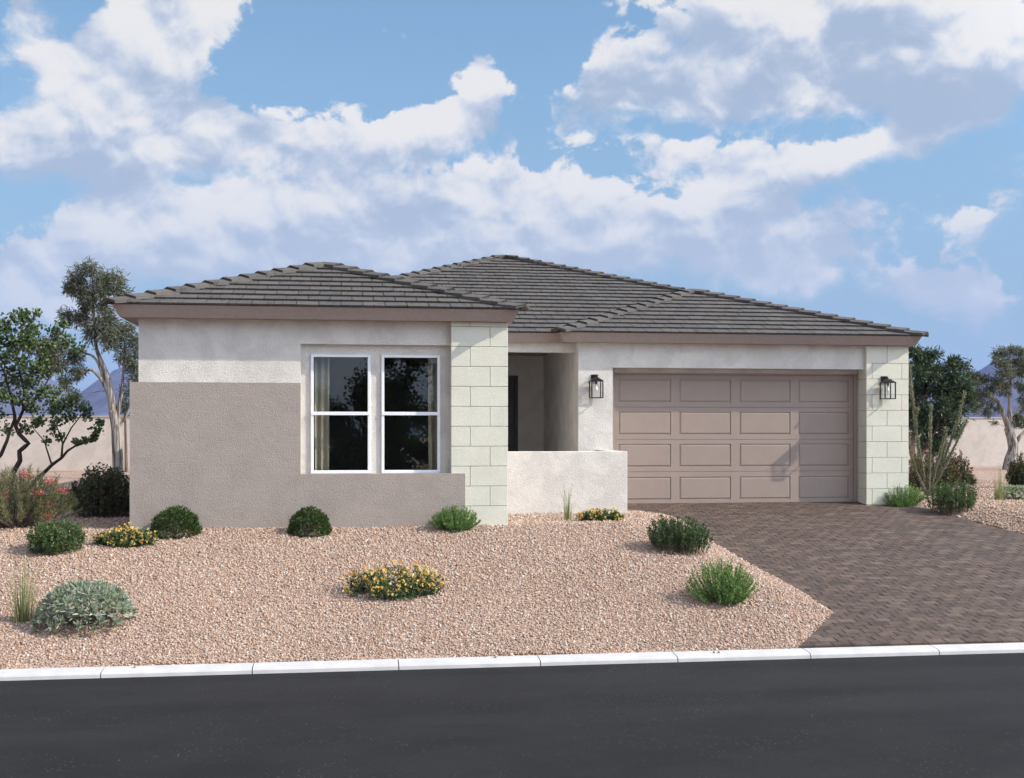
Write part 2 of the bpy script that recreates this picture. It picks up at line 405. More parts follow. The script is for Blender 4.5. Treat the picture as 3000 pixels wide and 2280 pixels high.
# kerb: one object, each cast length a piece of it
kerb = tag(empty('kerb', (0, YK, ZR)), kind='structure')
kx0 = 301; K0 = math.tan(math.atan((301-1500)/F)+PSI)*12.70; KS = .1189*12.80
prof = [(12.83, -1.2), (12.83, ZK+.004), (12.72, ZK), (12.645, ZK-.006), (12.606, ZK-.014), (12.588, ZK-.030), (12.580, ZR-.001), (12.574, -1.2)]
def kerb_piece(length):
    V = []; g = .0055
    for x in (g, length-g):
        for (y, z) in prof: V.append((x, y-YK, z-ZR))
    k = len(prof)
    Fs = [(i, (i+1) % k, k+(i+1) % k, k+i) for i in range(k)]+[tuple(range(k))[::-1], tuple(range(k, 2*k))]
    return py_data('kerb_length', V, Fs, M['kerb'])
kme = kerb_piece(KS)
for i in range(-9, 16):
    o = bpy.data.objects.new('kerb_length', kme); o.location = (K0+i*KS, 0, 0); link(o, kerb)
o = bpy.data.objects.new('kerb_joint_filler', None)
bpy.data.objects.remove(o)

# ------------------------------------------------------------------ driveway pavers
drive = tag(empty('driveway', (8, 17, drive_z(17))), kind='structure')
drive.location = (0, 0, 0)
DA = math.atan((.068-ZK)/(22.3-YK)); PL, PW, PH = .2286, .1524, .06
PAL = [(0.097, 0.0654, 0.0517), (0.0822, 0.0564, 0.0455), (0.1088, 0.0755, 0.0594), (0.0732, 0.052, 0.0427), (0.0605, 0.044, 0.0367), (0.0931, 0.0622, 0.0488), (0.1205, 0.0858, 0.0672), (0.0786, 0.0549, 0.0448), (0.1004, 0.0666, 0.0517), (0.0665, 0.0479, 0.0399), (0.1305, 0.0944, 0.0743), (0.0895, 0.0608, 0.0486)]
def clip_poly(poly, clip):
    out = poly
    for i in range(len(clip)):
        a = clip[i]; b = clip[(i+1) % len(clip)]; inp = out; out = []
        if not inp: break
        side = lambda p: (b[0]-a[0])*(p[1]-a[1])-(b[1]-a[1])*(p[0]-a[0])
        for j in range(len(inp)):
            p = inp[j]; q = inp[(j+1) % len(inp)]; sp, sq = side(p), side(q)
            if sp >= 0: out.append(p)
            if (sp >= 0) != (sq >= 0):
                t_ = sp/(sp-sq); out.append((p[0]+(q[0]-p[0])*t_, p[1]+(q[1]-p[1])*t_))
    return out
def paver_geo(poly, x0, y0):
    """chamfered stone over a plan polygon, local to (x0,y0), lying in the drive's slope"""
    k = len(poly); cx = sum(p[0] for p in poly)/k; cy = sum(p[1] for p in poly)/k
    V = []; ch = .005
    for lvl in range(3):
        for (x, y) in poly:
            if lvl == 2:
                dx, dy = x-cx, y-cy; L = math.hypot(dx, dy) or 1; x -= dx/L*ch*1.2; y -= dy/L*ch*1.2
            z = (-PH, -ch, 0)[lvl]
            V.append((x-x0, y-y0, z+(y-y0)*math.tan(DA)))
    Fs = [(l*k+i, l*k+(i+1) % k, (l+1)*k+(i+1) % k, (l+1)*k+i) for l in range(2) for i in range(k)]+[tuple(2*k+i for i in range(k))]
    return V, Fs
fullp = [(.0025, .0025), (PL-.0025, .0025), (PL-.0025, PW-.0025), (.0025, PW-.0025)]
pv_me = []
for c_ in PAL:
    V, Fs = paver_geo(fullp, 0, 0); pv_me.append(py_data('paver', V, Fs, M['paver'], c_))
cands = []; STV = []; STF = []; STC = []
def stuff_add(V, Fs, c, off, tz):
    b = len(STV)
    for v in V: STV.append((v[0]+off[0], v[1]+off[1], v[2]+off[2])); STC.append(c)
    for f in Fs: STF.append(tuple(i+b for i in f))
rows = int((22.28-12.835)/PW)+1
for r in range(rows):
    y0 = 12.838+r*PW
    if y0 > 22.28: break
    ym = y0+PW/2
    xl, xr = lerp_tab(DL, ym), lerp_tab(DR, ym)
    if y0 > 21.35: xl = max(xl, 4.85)
    xl0, xl1 = lerp_tab(DL, y0), lerp_tab(DL, y0+PW); xr0, xr1 = lerp_tab(DR, y0), lerp_tab(DR, y0+PW)
    x = math.floor(4.6/PL)*PL+(r % 2)*PL/2+RNG.uniform(-.006, .006)
    while x < max(xr0, xr1)+.01:
        poly = [(x+.0025, y0+.0025), (x+PL-.0025, y0+.0025), (x+PL-.0025, y0+PW-.0025), (x+.0025, y0+PW-.0025)]
        full = x >= max(xl0, xl1) and x+PL <= min(xr0, xr1)
        if not full: poly = clip_poly(poly, [(xl0, y0), (xr0, y0), (xr1, y0+PW), (xl1, y0+PW)])
        if len(poly) >= 3:
            z = drive_z(y0)+.022+RNG.normal(0, .0012); ci = int(RNG.integers(len(PAL)))
            u, vv = proj(x+PL/2, y0, z); ar = 1/zdepth((x, y0))**3 if (-60 < u < 3060) else 0
            cands.append((ar if full else 0, x, y0, z, ci, poly, full))
        x += PL
cands.sort(key=lambda a: -a[0])
for i, (ar, x, y0, z, ci, poly, full) in enumerate(cands):
    if i < 300 and full:
        o = bpy.data.objects.new('paver', pv_me[ci]); o.location = (x, y0, z)
        o.rotation_euler = (RNG.normal(0, .004), RNG.normal(0, .004), RNG.normal(0, .003)); link(o, drive)
    else:
        V, Fs = paver_geo(poly, x, y0); stuff_add(V, Fs, PAL[ci], (x, y0, z), 0)
o = py_obj('far_pavers', STV, STF, M['paver'], drive); a = o.data.attributes.new('col', 'FLOAT_COLOR', 'POINT')
cc = np.ones((len(STV), 4), dtype=np.float32); cc[:, :3] = np.array(STC); a.data.foreach_set('color', cc.ravel()); tag(o, kind='stuff')
# sand bed under the pavers
V = []; 
for y in np.arange(12.84, 22.32, .25): V += [(lerp_tab(DL, y)+.02, y, drive_z(y)-.006), (lerp_tab(DR, y)-.02, y, drive_z(y)-.006)]
Fq = [(2*i, 2*i+1, 2*i+3, 2*i+2) for i in range(len(V)//2-1)]
py_obj('sand_bed', V, Fq, M['sandbed'], drive)

# ------------------------------------------------------------------ gravel stones (nobody could count them)
HOUSE_BOX = [(-3.15, 2.43, 17.86, 30), (2.3, 4.82, 20.1, 30), (4.3, 10.85, 21.82, 36)]
def in_house(X, Y):
    r = np.zeros(X.shape, bool)
    for a, b_, c_, d_ in HOUSE_BOX: r |= (X > a-.01) & (X < b_+.01) & (Y > c_-.01) & (Y < d_)
    return r
def pebble_zone(x0, x1, y0, y1, per_m2):
    n = int((x1-x0)*(y1-y0)*per_m2); X = RNG.uniform(x0, x1, n); Y = RNG.uniform(y0, y1, n)
    z = X*SP+Y*CP; u = 1500+F*(X*CP-Y*SP)/z
    dl = np.interp(Y, [a for a, b_ in DL], [b_ for a, b_ in DL]); dr = np.interp(Y, [a for a, b_ in DR], [b_ for a, b_ in DR])
    ok = (u > -620) & (u < 3500) & (((u > -120) & (u < 3120)) | (RNG.uniform(0, 1, n) < .6)) & ~in_house(X, Y) & ((X < dl+.03) | (X > dr-.03) | (Y > 22.4))
    return X[ok], Y[ok]
zones = [(-6.6, 6.2, 12.84, 15.2, 2500, .0108), (-7.4, 6.2, 15.2, 18.0, 1900, .0122), (2.3, 6.0, 18.0, 21.3, 1350, .0140), (-9.5, -3.1, 18.0, 27, 560, .0185),
         (10.7, 16, 15.5, 22.5, 850, .0160), (10.8, 19, 22.5, 31, 620, .0175), (4.9, 6.25, 12.84, 14.4, 300, .014)]
PX, PY, PS = [], [], []
for (x0, x1, y0, y1, dn, sz) in zones:
    X, Y = pebble_zone(x0, x1, y0, y1, dn); PX.append(X); PY.append(Y); PS.append(np.full(len(X), sz))
PX = np.concatenate(PX); PY = np.concatenate(PY); PS = np.concatenate(PS)*np.clip(RNG.lognormal(0, .28, len(PX)), .5, 1.8)
PZ = np.array([G(x, y) for x, y in zip(PX, PY)])+.008*np.sin(PX*1.9+PY*1.3)+.007*np.sin(PX*3.1-PY*2.3)
N = len(PX)
cube = np.array([(-1, -1, -1), (1, -1, -1), (1, 1, -1), (-1, 1, -1), (-1, -1, 1), (1, -1, 1), (1, 1, 1), (-1, 1, 1)], float)*.72
octa = np.array([(1, .1, 0), (0, 1, .1), (-1, 0, .1), (.1, -1, 0), (0, .1, 1), (.1, 0, -1)], float)*1.14
OCF = np.array([(0, 1, 4), (1, 2, 4), (2, 3, 4), (3, 0, 4), (1, 0, 5), (2, 1, 5), (3, 2, 5), (0, 3, 5)])
tv = np.repeat(octa[None], N, 0)*(1+RNG.uniform(-.25, .25, (N, 6, 1)))+RNG.uniform(-.22, .22, (N, 6, 3))
tv *= RNG.uniform(.65, 1.3, (N, 1, 3))*np.array([1, 1, .75])
q = RNG.normal(size=(N, 4)); q /= np.linalg.norm(q, axis=1)[:, None]; a_, b_, c_, d_ = q.T
R = np.stack([np.stack([1-2*(c_*c_+d_*d_), 2*(b_*c_-d_*a_), 2*(b_*d_+c_*a_)], -1), np.stack([2*(b_*c_+d_*a_), 1-2*(b_*b_+d_*d_), 2*(c_*d_-b_*a_)], -1), np.stack([2*(b_*d_-c_*a_), 2*(c_*d_+b_*a_), 1-2*(b_*b_+c_*c_)], -1)], 1)
tv = np.einsum('nij,nkj->nki', R, tv)*PS[:, None, None]
tv += np.stack([PX, PY, PZ+PS*RNG.uniform(-.1, .55, N)], -1)[:, None]
SPAL = np.array([1.22, 1.30, 1.30])*np.array([(.30, .19, .14), (.36, .24, .18), (.24, .14, .10), (.42, .31, .245), (.20, .115, .08), (.34, .215, .155), (.48, .39, .33), (.40, .37, .36), (.30, .17, .12), (.52, .46, .41), (.27, .215, .195)])
wts = np.array([.16, .16, .12, .12, .08, .13, .06, .04, .08, .02, .03]); wts /= wts.sum()
pc = SPAL[RNG.choice(len(SPAL), N, p=wts)]; pc = (.72*pc+.28*pc.mean(0))*RNG.uniform(.88, 1.12, (N, 1))
Fq = (OCF[None]+np.arange(N)[:, None, None]*6).reshape(-1, 3)
tag(np_obj('gravel', tv.reshape(-1, 3), Fq, M['stone'], cols=np.repeat(pc, 6, 0), smooth=True), 'loose tan and pink landscape gravel covering the front yard', 'gravel', kind='stuff')

# a few stray stones that rolled onto the kerb
for (u, Yk_) in ((395, 12.74), (2092, 12.72), (2106, 12.71), (1452, 12.76)):
    X = math.tan(math.atan((u-1500)/F)+PSI)*Yk_
    s = random.uniform(.011, .016); V = [(x*s*random.uniform(.8, 1.3), y*s*random.uniform(.8, 1.3), (z+.7)*s) for x, y, z in cube]
    # part of the same loose gravel spread
    o = py_obj('stray_stone', V, BOXF, M['stone'], bpy.data.objects['gravel'], random.choice([(.36, .24, .18), (.3, .19, .14)]), True, (X, Yk_, ZK))

# ================================================================== HOUSE
house = tag(empty('house', (3.8, 20, 0)), 'single-storey stucco house with grey tile hip roof, taupe base and two-car garage', 'house')
house.location = (0, 0, 0)
EZ, PT = 3.315, .343
# walls of the left wing
w1 = MB(); top = 3.142
w1.box(-3.056, -.70, 18.05, 18.25, -.25, top)
w1.box(-.70, 1.60, 18.05, 18.25, 2.79, top)
w1.box(-.70, -.557, 18.14, 18.25, .834, 2.79); w1.box(.346, .505, 18.14, 18.25, .834, 2.79); w1.box(1.405, 1.60, 18.14, 18.25, .834, 2.79)
w1.box(-.557, .346, 18.14, 18.25, 2.639, 2.79); w1.box(.505, 1.405, 18.14, 18.25, 2.639, 2.79); w1.box(-.70, 1.60, 18.14, 18.25, -.25, .834)
w1.box(-3.056, -2.90, 18.25, 35.6, -.25, top); w1.box(2.12, 2.30, 18.25, 26.05, -.25, top)
w1.build('front_wall', M['stucco'], house)
# entry and garage walls
w2 = MB()
w2.box(2.30, 4.30, 22.10, 22.30, 2.972, top)                    # porch header
w2.box(3.723, 4.30, 25.9, 26.05, -.2, top); w2.box(2.30, 2.72, 25.9, 26.05, -.2, top); w2.box(2.72, 3.723, 25.9, 26.05, 2.70, top)
w2.box(4.30, 4.45, 22.2, 25.9, -.2, top)
w2.build('porch_wall', M['stucco'], house)
w3 = MB()
w3.box(4.30, 4.96, 21.90, 22.2, -.2, top)
w3.box(4.96, 9.976, 21.90, 22.2, 2.68, top)
w3.box(4.45, 5.06, 22.22, 22.32, -.2, top); w3.box(5.06, 9.953, 22.22, 22.32, 2.60, top); w3.box(9.953, 10.6, 22.22, 22.32, -.2, top)
w3.box(10.60, 10.75, 22.30, 35.6, -.2, top); w3.box(-2.90, 10.60, 35.45, 35.6, -.2, top); w3.box(-2.9, 2.12, 23, 23.1, -.2, top)
w3.build('garage_wall', M['stucco'], house)
# taupe stepped base course
yb = 17.86
tp = MB()
L1 = [(-3.149, -.25), (1.763, -.25), (1.763, .838), (-.697, .838), (-.697, 2.195), (-3.149, 2.195)]
Vf = [(x, yb, z) for x, z in L1]+[(x, 17.943 if False else 18.03, z) for x, z in L1]
tp.add(Vf, [(0, 1, 2, 3), (0, 3, 4, 5), (6, 9, 8, 7), (6, 11, 10, 9)]+[(i, i+6, (i+1) % 6+6, (i+1) % 6) for i in range(6)])
tp.box(-.697, 1.55, 18.03, 18.138, -.2, .834)
tp.box(-3.149, -3.058, 18.03, 21.5, -.25, 2.195)
tp.build('taupe_base', M['taupe'], house)
# scored block pillars, every block a piece
def pillar(x0, x1, yf, yback, zs, joints, clipx=None):
    core = MB().box(x0+.012, x1-.012, yf+.012, yback, -.2, top-.002).build('pillar', M['sand'], house)
    for r in range(len(zs)-1):
        za, zb = zs[r], zs[r+1]; xs = [x0]+joints[r % len(joints)]+[x1]
        for i in range(len(xs)-1):
            a, b_ = xs[i], xs[i+1]
            if clipx and zb < .86: a = max(a, clipx)
            if clipx and za < .83 < zb-.02: pass
            if b_-a < .02: continue
            ga = 0 if i == 0 else .0038; gb = 0 if i == len(xs)-2 else .0038
            MB().box(a+ga, b_-gb, yf, yback-.01, za+.0038, zb-.0038).build('block', M['block'], core, .003, seg=1)
lz = [-.2]+[.034+.3033*i for i in range(11)]+[top-.001]
pillar(1.556, 2.423, 17.92, 18.45, lz, [[2.148], [1.844]], 1.766)
rz = [-.2]+[.050+.305*i for i in range(10)]+[top-.001]
pillar(9.976, 10.842, 21.82, 22.20, rz, [[10.398], [10.092, 10.701]])
# soffits and fascias
s_ = MB(); s_.box(-3.25, 2.455, 17.835, 21.98, top, top+.02).build('soffit', M['trim'], house)
MB().box(-3.25, 10.90, 21.98, 35.88, top, top+.02).build('soffit', M['trim'], house)
MB().box(4.025, 10.90, 21.725, 21.98, top, top+.02).build('soffit', M['trim'], house)
EV = [(-3.37, 36.0), (-3.37, 17.73), (2.575, 17.73), (2.575, 21.88), (3.905, 21.88), (3.905, 21.62), (11.02, 21.62), (11.02, 36.0)]
def inset(i, d):
    p = Vector(EV[i]); res = Vector(p)
    for (a, b_) in ((i-1, i), (i, (i+1) % len(EV))):
        a %= len(EV); e = (Vector(EV[b_])-Vector(EV[a])).normalized(); res += Vector((-e.y, e.x))*d
    return res
for i in range(len(EV)):
    j = (i+1) % len(EV); V = []
    for k in (i, j):
        for d, z in ((0, EZ), (.085, 3.138), (.115, 3.150), (.03, EZ)):
            q_ = inset(k, d); V.append((q_.x, q_.y, z))
    py_obj('fascia', V, [(0, 1, 5, 4), (1, 2, 6, 5), (2, 3, 7, 6), (3, 0, 4, 7), (3, 2, 1, 0), (4, 5, 6, 7)], M['trim'], house)
# roof deck
Wx0, Wx1, Wy = -3.37, 2.575, 17.73; wh = (Wx1-Wx0)/2; wc = (Wx0+Wx1)/2
gx0, gx1, gy = 3.905, 11.02, 21.62; gh = (gx1-gx0)/2; gc = (gx0+gx1)/2
my = 21.88; mh = (gx1-Wx0)/2; mc = (gx1+Wx0)/2; by = 36.0
H = lambda d: EZ+PT*d
A_ = (wc, Wy+wh, H(wh)); A2 = (wc, my+wh, H(wh)); Gp = (gc, gy+gh, H(gh)); G2 = (gc, my+gh, H(gh)); Mp = (mc, my+mh, H(mh)); Bp = (mc, by-mh, H(mh))
dk = MB()
dk.add([(Wx0, Wy, EZ), (Wx1, Wy, EZ), A_], [(0, 1, 2)])
dk.add([(Wx1, Wy, EZ), (Wx1, my, EZ), A2, A_], [(0, 1, 2, 3)])
dk.add([(Wx0, by, EZ), (Wx0, Wy, EZ), A_, A2, Mp, Bp], [(0, 1, 2, 3), (0, 3, 4, 5)])
dk.add([(Wx1, my, EZ), (gx0, my, EZ), G2, Mp, A2], [(0, 1, 2, 3, 4)])
dk.add([(gx0, my, EZ), (gx0, gy, EZ), Gp, G2], [(0, 1, 2, 3)])
dk.add([(gx0, gy, EZ), (gx1, gy, EZ), Gp], [(0, 1, 2)])
dk.add([(gx1, gy, EZ), (gx1, by, EZ), Bp, Mp, G2, Gp], [(0, 1, 2, 3), (0, 3, 4, 5)])
dk.add([(gx1, by, EZ), (Wx0, by, EZ), Bp, Mp], [(0, 1, 2)])
roof = dk.build('roof', M['deck'], house)
# tiles
TW, TE, TTH = .327, .330, .030
TPAL = [(0.0837, 0.0744, 0.0684), (0.0927, 0.0819, 0.0743), (0.0766, 0.0689, 0.064), (0.0988, 0.0875, 0.0787), (0.0867, 0.0754, 0.0674), (0.0806, 0.0735, 0.07)]
def tile_geo(poly, s0, t0):
    k = len(poly); V = []
    for lvl in (0, 1):
        for (s, t_) in poly:
            lift = .043-.033*(t_-t0)/(TE+.03)
            und = .016 if (lvl == 0 and t_ <= t0+1e-4) else 0
            V.append((s-s0, t_-t0+und, PT*(t_-t0+und)+lift-(TTH if lvl == 0 else 0)))
    Fs = [tuple(range(k))[::-1], tuple(range(k, 2*k))]+[(i, (i+1) % k, k+(i+1) % k, k+i) for i in range(k)]
    return V, Fs
TG = .0060
tfull = [(TG, 0), (TW-TG, 0), (TW-TG, TE+.03), (TG, TE+.03)]
tile_me = [py_data('roof_tile', *tile_geo(tfull, 0, 0), M['tile'], c_) for c_ in TPAL]
tiles = []
def tile_face(O, ang, clips, front, rank):
    ca_, sa_ = math.cos(ang), math.sin(ang)
    for clip in clips:
        smin = min(p[0] for p in clip); smax = max(p[0] for p in clip); tmin = min(p[1] for p in clip); tmax = max(p[1] for p in clip)
        r0 = int(math.floor((tmin+.035)/TE))
        for r in range(r0, int(tmax/TE)+1):
            t0 = -.035+r*TE
            s = math.floor(smin/TW)*TW-TW+(r % 2)*TW/2
            cl = [(p[0], -.05 if p[1] == 0 else p[1]) for p in clip]
            while s < smax:
                rect = [(s+TG, t0), (s+TW-TG, t0), (s+TW-TG, t0+TE+.03), (s+TG, t0+TE+.03)]
                pl = clip_poly(rect, cl)
                if len(pl) >= 3:
                    ar = abs(sum(pl[i][0]*pl[(i+1) % len(pl)][1]-pl[(i+1) % len(pl)][0]*pl[i][1] for i in range(len(pl))))/2
                    if ar > .004:
                        full = ar > .999*(TW-2*TG)*(TE+.03)
                        loc = (O[0]+ca_*s-sa_*t0, O[1]+sa_*s+ca_*t0, EZ+PT*t0)
                        ms, mt = s+TW/2, t0+TE/2; ctr = (O[0]+ca_*ms-sa_*mt, O[1]+sa_*ms+ca_*mt, EZ+PT*mt)
                        if rank == 'main':
                            x_, y_ = ctr[0], ctr[1]
                            hw = min(y_-Wy, Wx1-x_, x_-Wx0); hg = min(x_-gx0, gx1-x_, y_-gy); hm = y_-my
                            if hw > hm+.25 or hg > hm+.25: s += TW; continue
                        u, v = proj(*ctr); pr = 0
                        if front:
                            pr = ar/zdepth(ctr)**2+(1e-7)
                            if rank == 'main' and u < 1535 and v > 771+(u-954)*.2306-8: pr *= .01
                        tiles.append((pr, loc, ang, pl, s, t0, full))
                s += TW
hp = math.pi/2
tile_face((Wx0, Wy), 0, [[(0, 0), (2*wh, 0), (wh, wh)]], True, 'wing')
tile_face((gx0, gy), 0, [[(0, 0), (2*gh, 0), (gh, gh)]], True, 'garage')
tile_face((Wx0, my), 0, [[(0, 0), (2*mh, 0), (mh, mh)]], True, 'main')
tile_face((Wx1, Wy), hp, [[(0, 0), (my-Wy, 0), (my-Wy+wh, wh), (wh, wh)]], False, '')
Lt = by-Wy
tile_face((Wx0, by), -hp, [[(0, 0), (Lt, 0), (Lt-wh, wh), (wh, wh)], [(wh, wh), (by-my-wh, wh), (mh+.01, mh)]], False, '')
Lg = by-gy
tile_face((gx1, gy), hp, [[(0, 0), (Lg, 0), (Lg-gh, gh), (gh, gh)], [(gh+.3, gh), (Lg-gh, gh), (Lg-mh, mh)]], False, '')
tile_face((gx1, by), math.pi, [[(0, 0), (2*mh, 0), (mh, mh)]], False, '')
tiles.sort(key=lambda a: -a[0]); RV, RF, RC = [], [], []
for i, (pr, loc, ang, pl, s0, t0, full) in enumerate(tiles):
    ci = int(RNG.integers(len(TPAL)))
    if i < 300:
        me_ = tile_me[ci] if full else py_data('roof_tile', *tile_geo(pl, s0, t0), M['tile'], TPAL[ci])
        o = bpy.data.objects.new('roof_tile', me_); o.location = loc; o.rotation_euler = (RNG.normal(0, .003), RNG.normal(0, .004), ang); link(o, roof)
    else:
        V, Fs = tile_geo(pl, s0, t0); b0 = len(RV); ca_, sa_ = math.cos(ang), math.sin(ang); jz = RNG.normal(0, .0015)
        for (x, y, z) in V: RV.append((loc[0]+ca_*x-sa_*y, loc[1]+sa_*x+ca_*y, loc[2]+z+jz)); RC.append(TPAL[ci])
        for f in Fs: RF.append(tuple(k+b0 for k in f))
o = py_obj('far_roof_tiles', RV, RF, M['tile'], roof); a = o.data.attributes.new('col', 'FLOAT_COLOR', 'POINT')
cc = np.ones((len(RV), 4), dtype=np.float32); cc[:, :3] = np.array(RC); a.data.foreach_set('color', cc.ravel()); tag(o, kind='stuff')
# hip and ridge caps
def cap_mesh(c_, L=.47, hw=.172, drop=.052, th=.050):
    V = []
    for (y, lf, sx_) in ((0, .050, 1.0), (L, .004, .96)):
        for x, z in ((-hw, -drop), (0, 0), (hw, -drop), (hw, -drop-th), (0, -th), (-hw, -drop-th)):
            V.append((x*sx_, y+(.022 if (y == 0 and z < -th*.98) else 0), z+lf))
    Fs = [(i, (i+1) % 6, 6+(i+1) % 6, 6+i) for i in range(6)]+[(0, 5, 4, 1), (1, 4, 3, 2), (6, 7, 10, 11), (7, 8, 9, 10)]
    return py_data('ridge_cap', V, Fs, M['tile'], c_)
cap_me = [cap_mesh(tuple(x*1.05 for x in c_)) for c_ in TPAL[:4]]
def cap_run(a, b_, start=-.06, cut=0.0, step=.372, lift=.060):
    a = Vector(a); b_ = Vector(b_); d = (b_-a); L = d.length; d.normalize(); x = d.cross(Vector((0, 0, 1))).normalized(); z = x.cross(d)
    n_ = int((L-start-cut)/step+.5)
    for i in range(n_):
        p = a+d*(start+i*(L-start-cut)/n_)+z*lift
        o = bpy.data.objects.new('ridge_cap', cap_me[int(RNG.integers(4))])
        mtx = Matrix((x, d, z)).transposed().to_4x4(); mtx.translation = p; o.matrix_world = mtx
        link(o, roof)
cap_run((Wx0, Wy, EZ), A_, -.09, .07); cap_run((Wx1, Wy, EZ), A_, -.09, .05)
cap_run((gx0, gy, EZ), Gp, -.09, .07); cap_run((gx1, gy, EZ), Gp, -.09, .05)
cap_run(G2, Mp, .12, .05); cap_run(A2, Mp, .1, .07); cap_run(A_, A2, .30, .1, lift=.045)
cap_run((gx1, by, EZ), Bp, -.06, .5, lift=.04); cap_run((Wx0, by, EZ), Bp, -.06, .5, lift=.04)
# ------------------------------------------------------------------ windows
def window(x0, x1, z0, z1, yf):
    f = MB(); fw = .045; zm = 1.745; dp = .07
    f.box(x0+.002, x0+fw, yf, yf+dp, z0+.002, z1-.002); f.box(x1-fw, x1-.002, yf, yf+dp, z0+.002, z1-.002)
    f.box(x0+fw, x1-fw, yf, yf+dp, z1-fw+.006, z1-.002); f.box(x0+fw, x1-fw, yf, yf+dp, z0+.002, z0+fw+.004)
    wn = f.build('window', M['frame'], house, .004, seg=1)
    MB().box(x0+.008, x1-.008, yf-.010, yf-.001, zm-.026, zm+.026).build('meeting_rail', M['frame'], wn, .003, seg=1)
    MB().box(x0+fw+.001, x1-fw-.001, yf+.001, yf+.05, zm-.02, zm+.02).build('sash_rail', M['frame'], wn)
    for za, zb, yy in ((z0+fw+.005, zm-.021, yf+.030), (zm+.021, z1-fw+.005, yf+.040)):
        MB().box(x0+fw+.001, x1-fw-.001, yy, yy+.004, za, zb).build('pane', M['glass'], wn)
window(-.557, .346, .834, 2.639, 18.112); window(.505, 1.405, .834, 2.639, 18.112)
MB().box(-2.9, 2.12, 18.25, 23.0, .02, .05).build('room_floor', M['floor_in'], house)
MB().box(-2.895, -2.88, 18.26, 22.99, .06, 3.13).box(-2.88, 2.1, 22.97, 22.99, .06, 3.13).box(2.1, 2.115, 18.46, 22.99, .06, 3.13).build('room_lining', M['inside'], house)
def curtain(x0, x1, label):
    n = 60; V = []; ph = random.uniform(0, 6)
    for z in (.10, 1.4, 2.72):
        for i in range(n+1):
            t_ = i/n; amp = .035*(1+.15*math.sin(3*z))
            V.append((x0+(x1-x0)*t_-(x0+x1)/2+.01*math.sin(z*2+i), amp*math.sin(ph+t_*math.pi*2*max(2, (x1-x0)/.10))+.006*math.sin(7*t_+z*3), z-.06))
    Fs = [(j*(n+1)+i, j*(n+1)+i+1, (j+1)*(n+1)+i+1, (j+1)*(n+1)+i) for j in range(2) for i in range(n)]
    o = py_obj('curtain', V, Fs, M['curtain'], None, None, True, ((x0+x1)/2, 18.36, .06))
    md = o.modifiers.new('thick', 'SOLIDIFY'); md.thickness = .003
    tag(o, label, 'curtain', 'curtains inside the front windows')
curtain(-.50, -.28, 'pale linen curtain drawn to the outer side of the left front window')
curtain(1.24, 1.46, 'pale linen curtain drawn to the outer side of the right front window')
# ------------------------------------------------------------------ garage door
gd = MB().box(5.07, 9.905, 22.275, 22.30, .03, 2.585).build('garage_door', M['door'], house)
tr = MB(); tr.box(5.055, 5.083, 22.205, 22.27, .03, 2.60).build('door_jamb', M['door'], gd)
MB().box(9.893, 9.955, 22.205, 22.27, .03, 2.60).build('door_jamb', M['door'], gd)
MB().box(5.083, 9.893, 22.205, 22.27, 2.572, 2.60).build('door_head', M['door'], gd)
xs0, xs1 = 5.085, 9.891; sec = [.040, .695, 1.317, 1.940, 2.570]
pcx = [(5.158, 6.187), (6.356, 7.389), (7.563, 8.600), (8.772, 9.789)]
PWd, PHt = 1.030, .440
def frust(w_, h_):
    V = []
    for (ins, y) in ((0, .014), (.006, .014), (.034, .002), ):
        V += [(-w_/2+ins, y, -h_/2+ins), (w_/2-ins, y, -h_/2+ins), (w_/2-ins, y, h_/2-ins), (-w_/2+ins, y, h_/2-ins)]
    Fs = [(l*4+i, l*4+(i+1) % 4, (l+1)*4+(i+1) % 4, (l+1)*4+i) for l in range(2) for i in range(4)]+[(8, 9, 10, 11)]
    return py_data('panel', V, Fs, M['door'])
pan = frust(PWd, PHt)
for r in range(4):
    za, zb = sec[r]+.003, sec[r+1]-.003; zc = (za+zb)/2+.004
    f = MB(); y0, y1 = 22.235, 22.274
    f.box(xs0, xs1, y0, y1, za, zc-PHt/2); f.box(xs0, xs1, y0, y1, zc+PHt/2, zb)
    xe = [xs0]+[v_ for a, b_ in pcx for v_ in ((a+b_)/2-PWd/2, (a+b_)/2+PWd/2)]+[xs1]
    for i in range(0, len(xe), 2): f.box(xe[i], xe[i+1], y0, y1, zc-PHt/2, zc+PHt/2)
    f.box(xs0+.01, xs1-.01, 22.2515, 22.273, zc-PHt/2, zc+PHt/2)
    f.build('door_section', M['door'], gd)
    for a, b_ in pcx:
        o = bpy.data.objects.new('panel', pan); o.location = ((a+b_)/2, 22.237, zc); link(o, gd)
# front door in the porch
fd = MB().box(2.75, 3.66, 25.93, 25.97, .16, 2.655).build('front_door', M['front_door'], house)
MB().box(3.66, 3.722, 25.86, 25.99, .12, 2.698).box(2.722, 2.75, 25.86, 25.99, .12, 2.698).box(2.75, 3.66, 25.86, 25.99, 2.655, 2.698).build('door_frame', M['front_door'], fd)
for za, zb in ((.30, .95), (1.05, 1.75), (1.85, 2.52)):
    MB().box(2.88, 3.53, 25.912, 25.929, za, zb).build('door_panel', M['front_door'], fd, .01, seg=1)
MB().cyl((2.83, 25.90, 1.10), (2.83, 25.90, 1.35), .012).cyl((2.83, 25.93, 1.12), (2.83, 25.90, 1.12), .009).cyl((2.83, 25.93, 1.33), (2.83, 25.90, 1.33), .009).build('handle', M['bronze'], fd)
MB().box(2.31, 4.29, 20.32, 25.89, -.1, .12).build('porch_slab', M['concrete'], house)
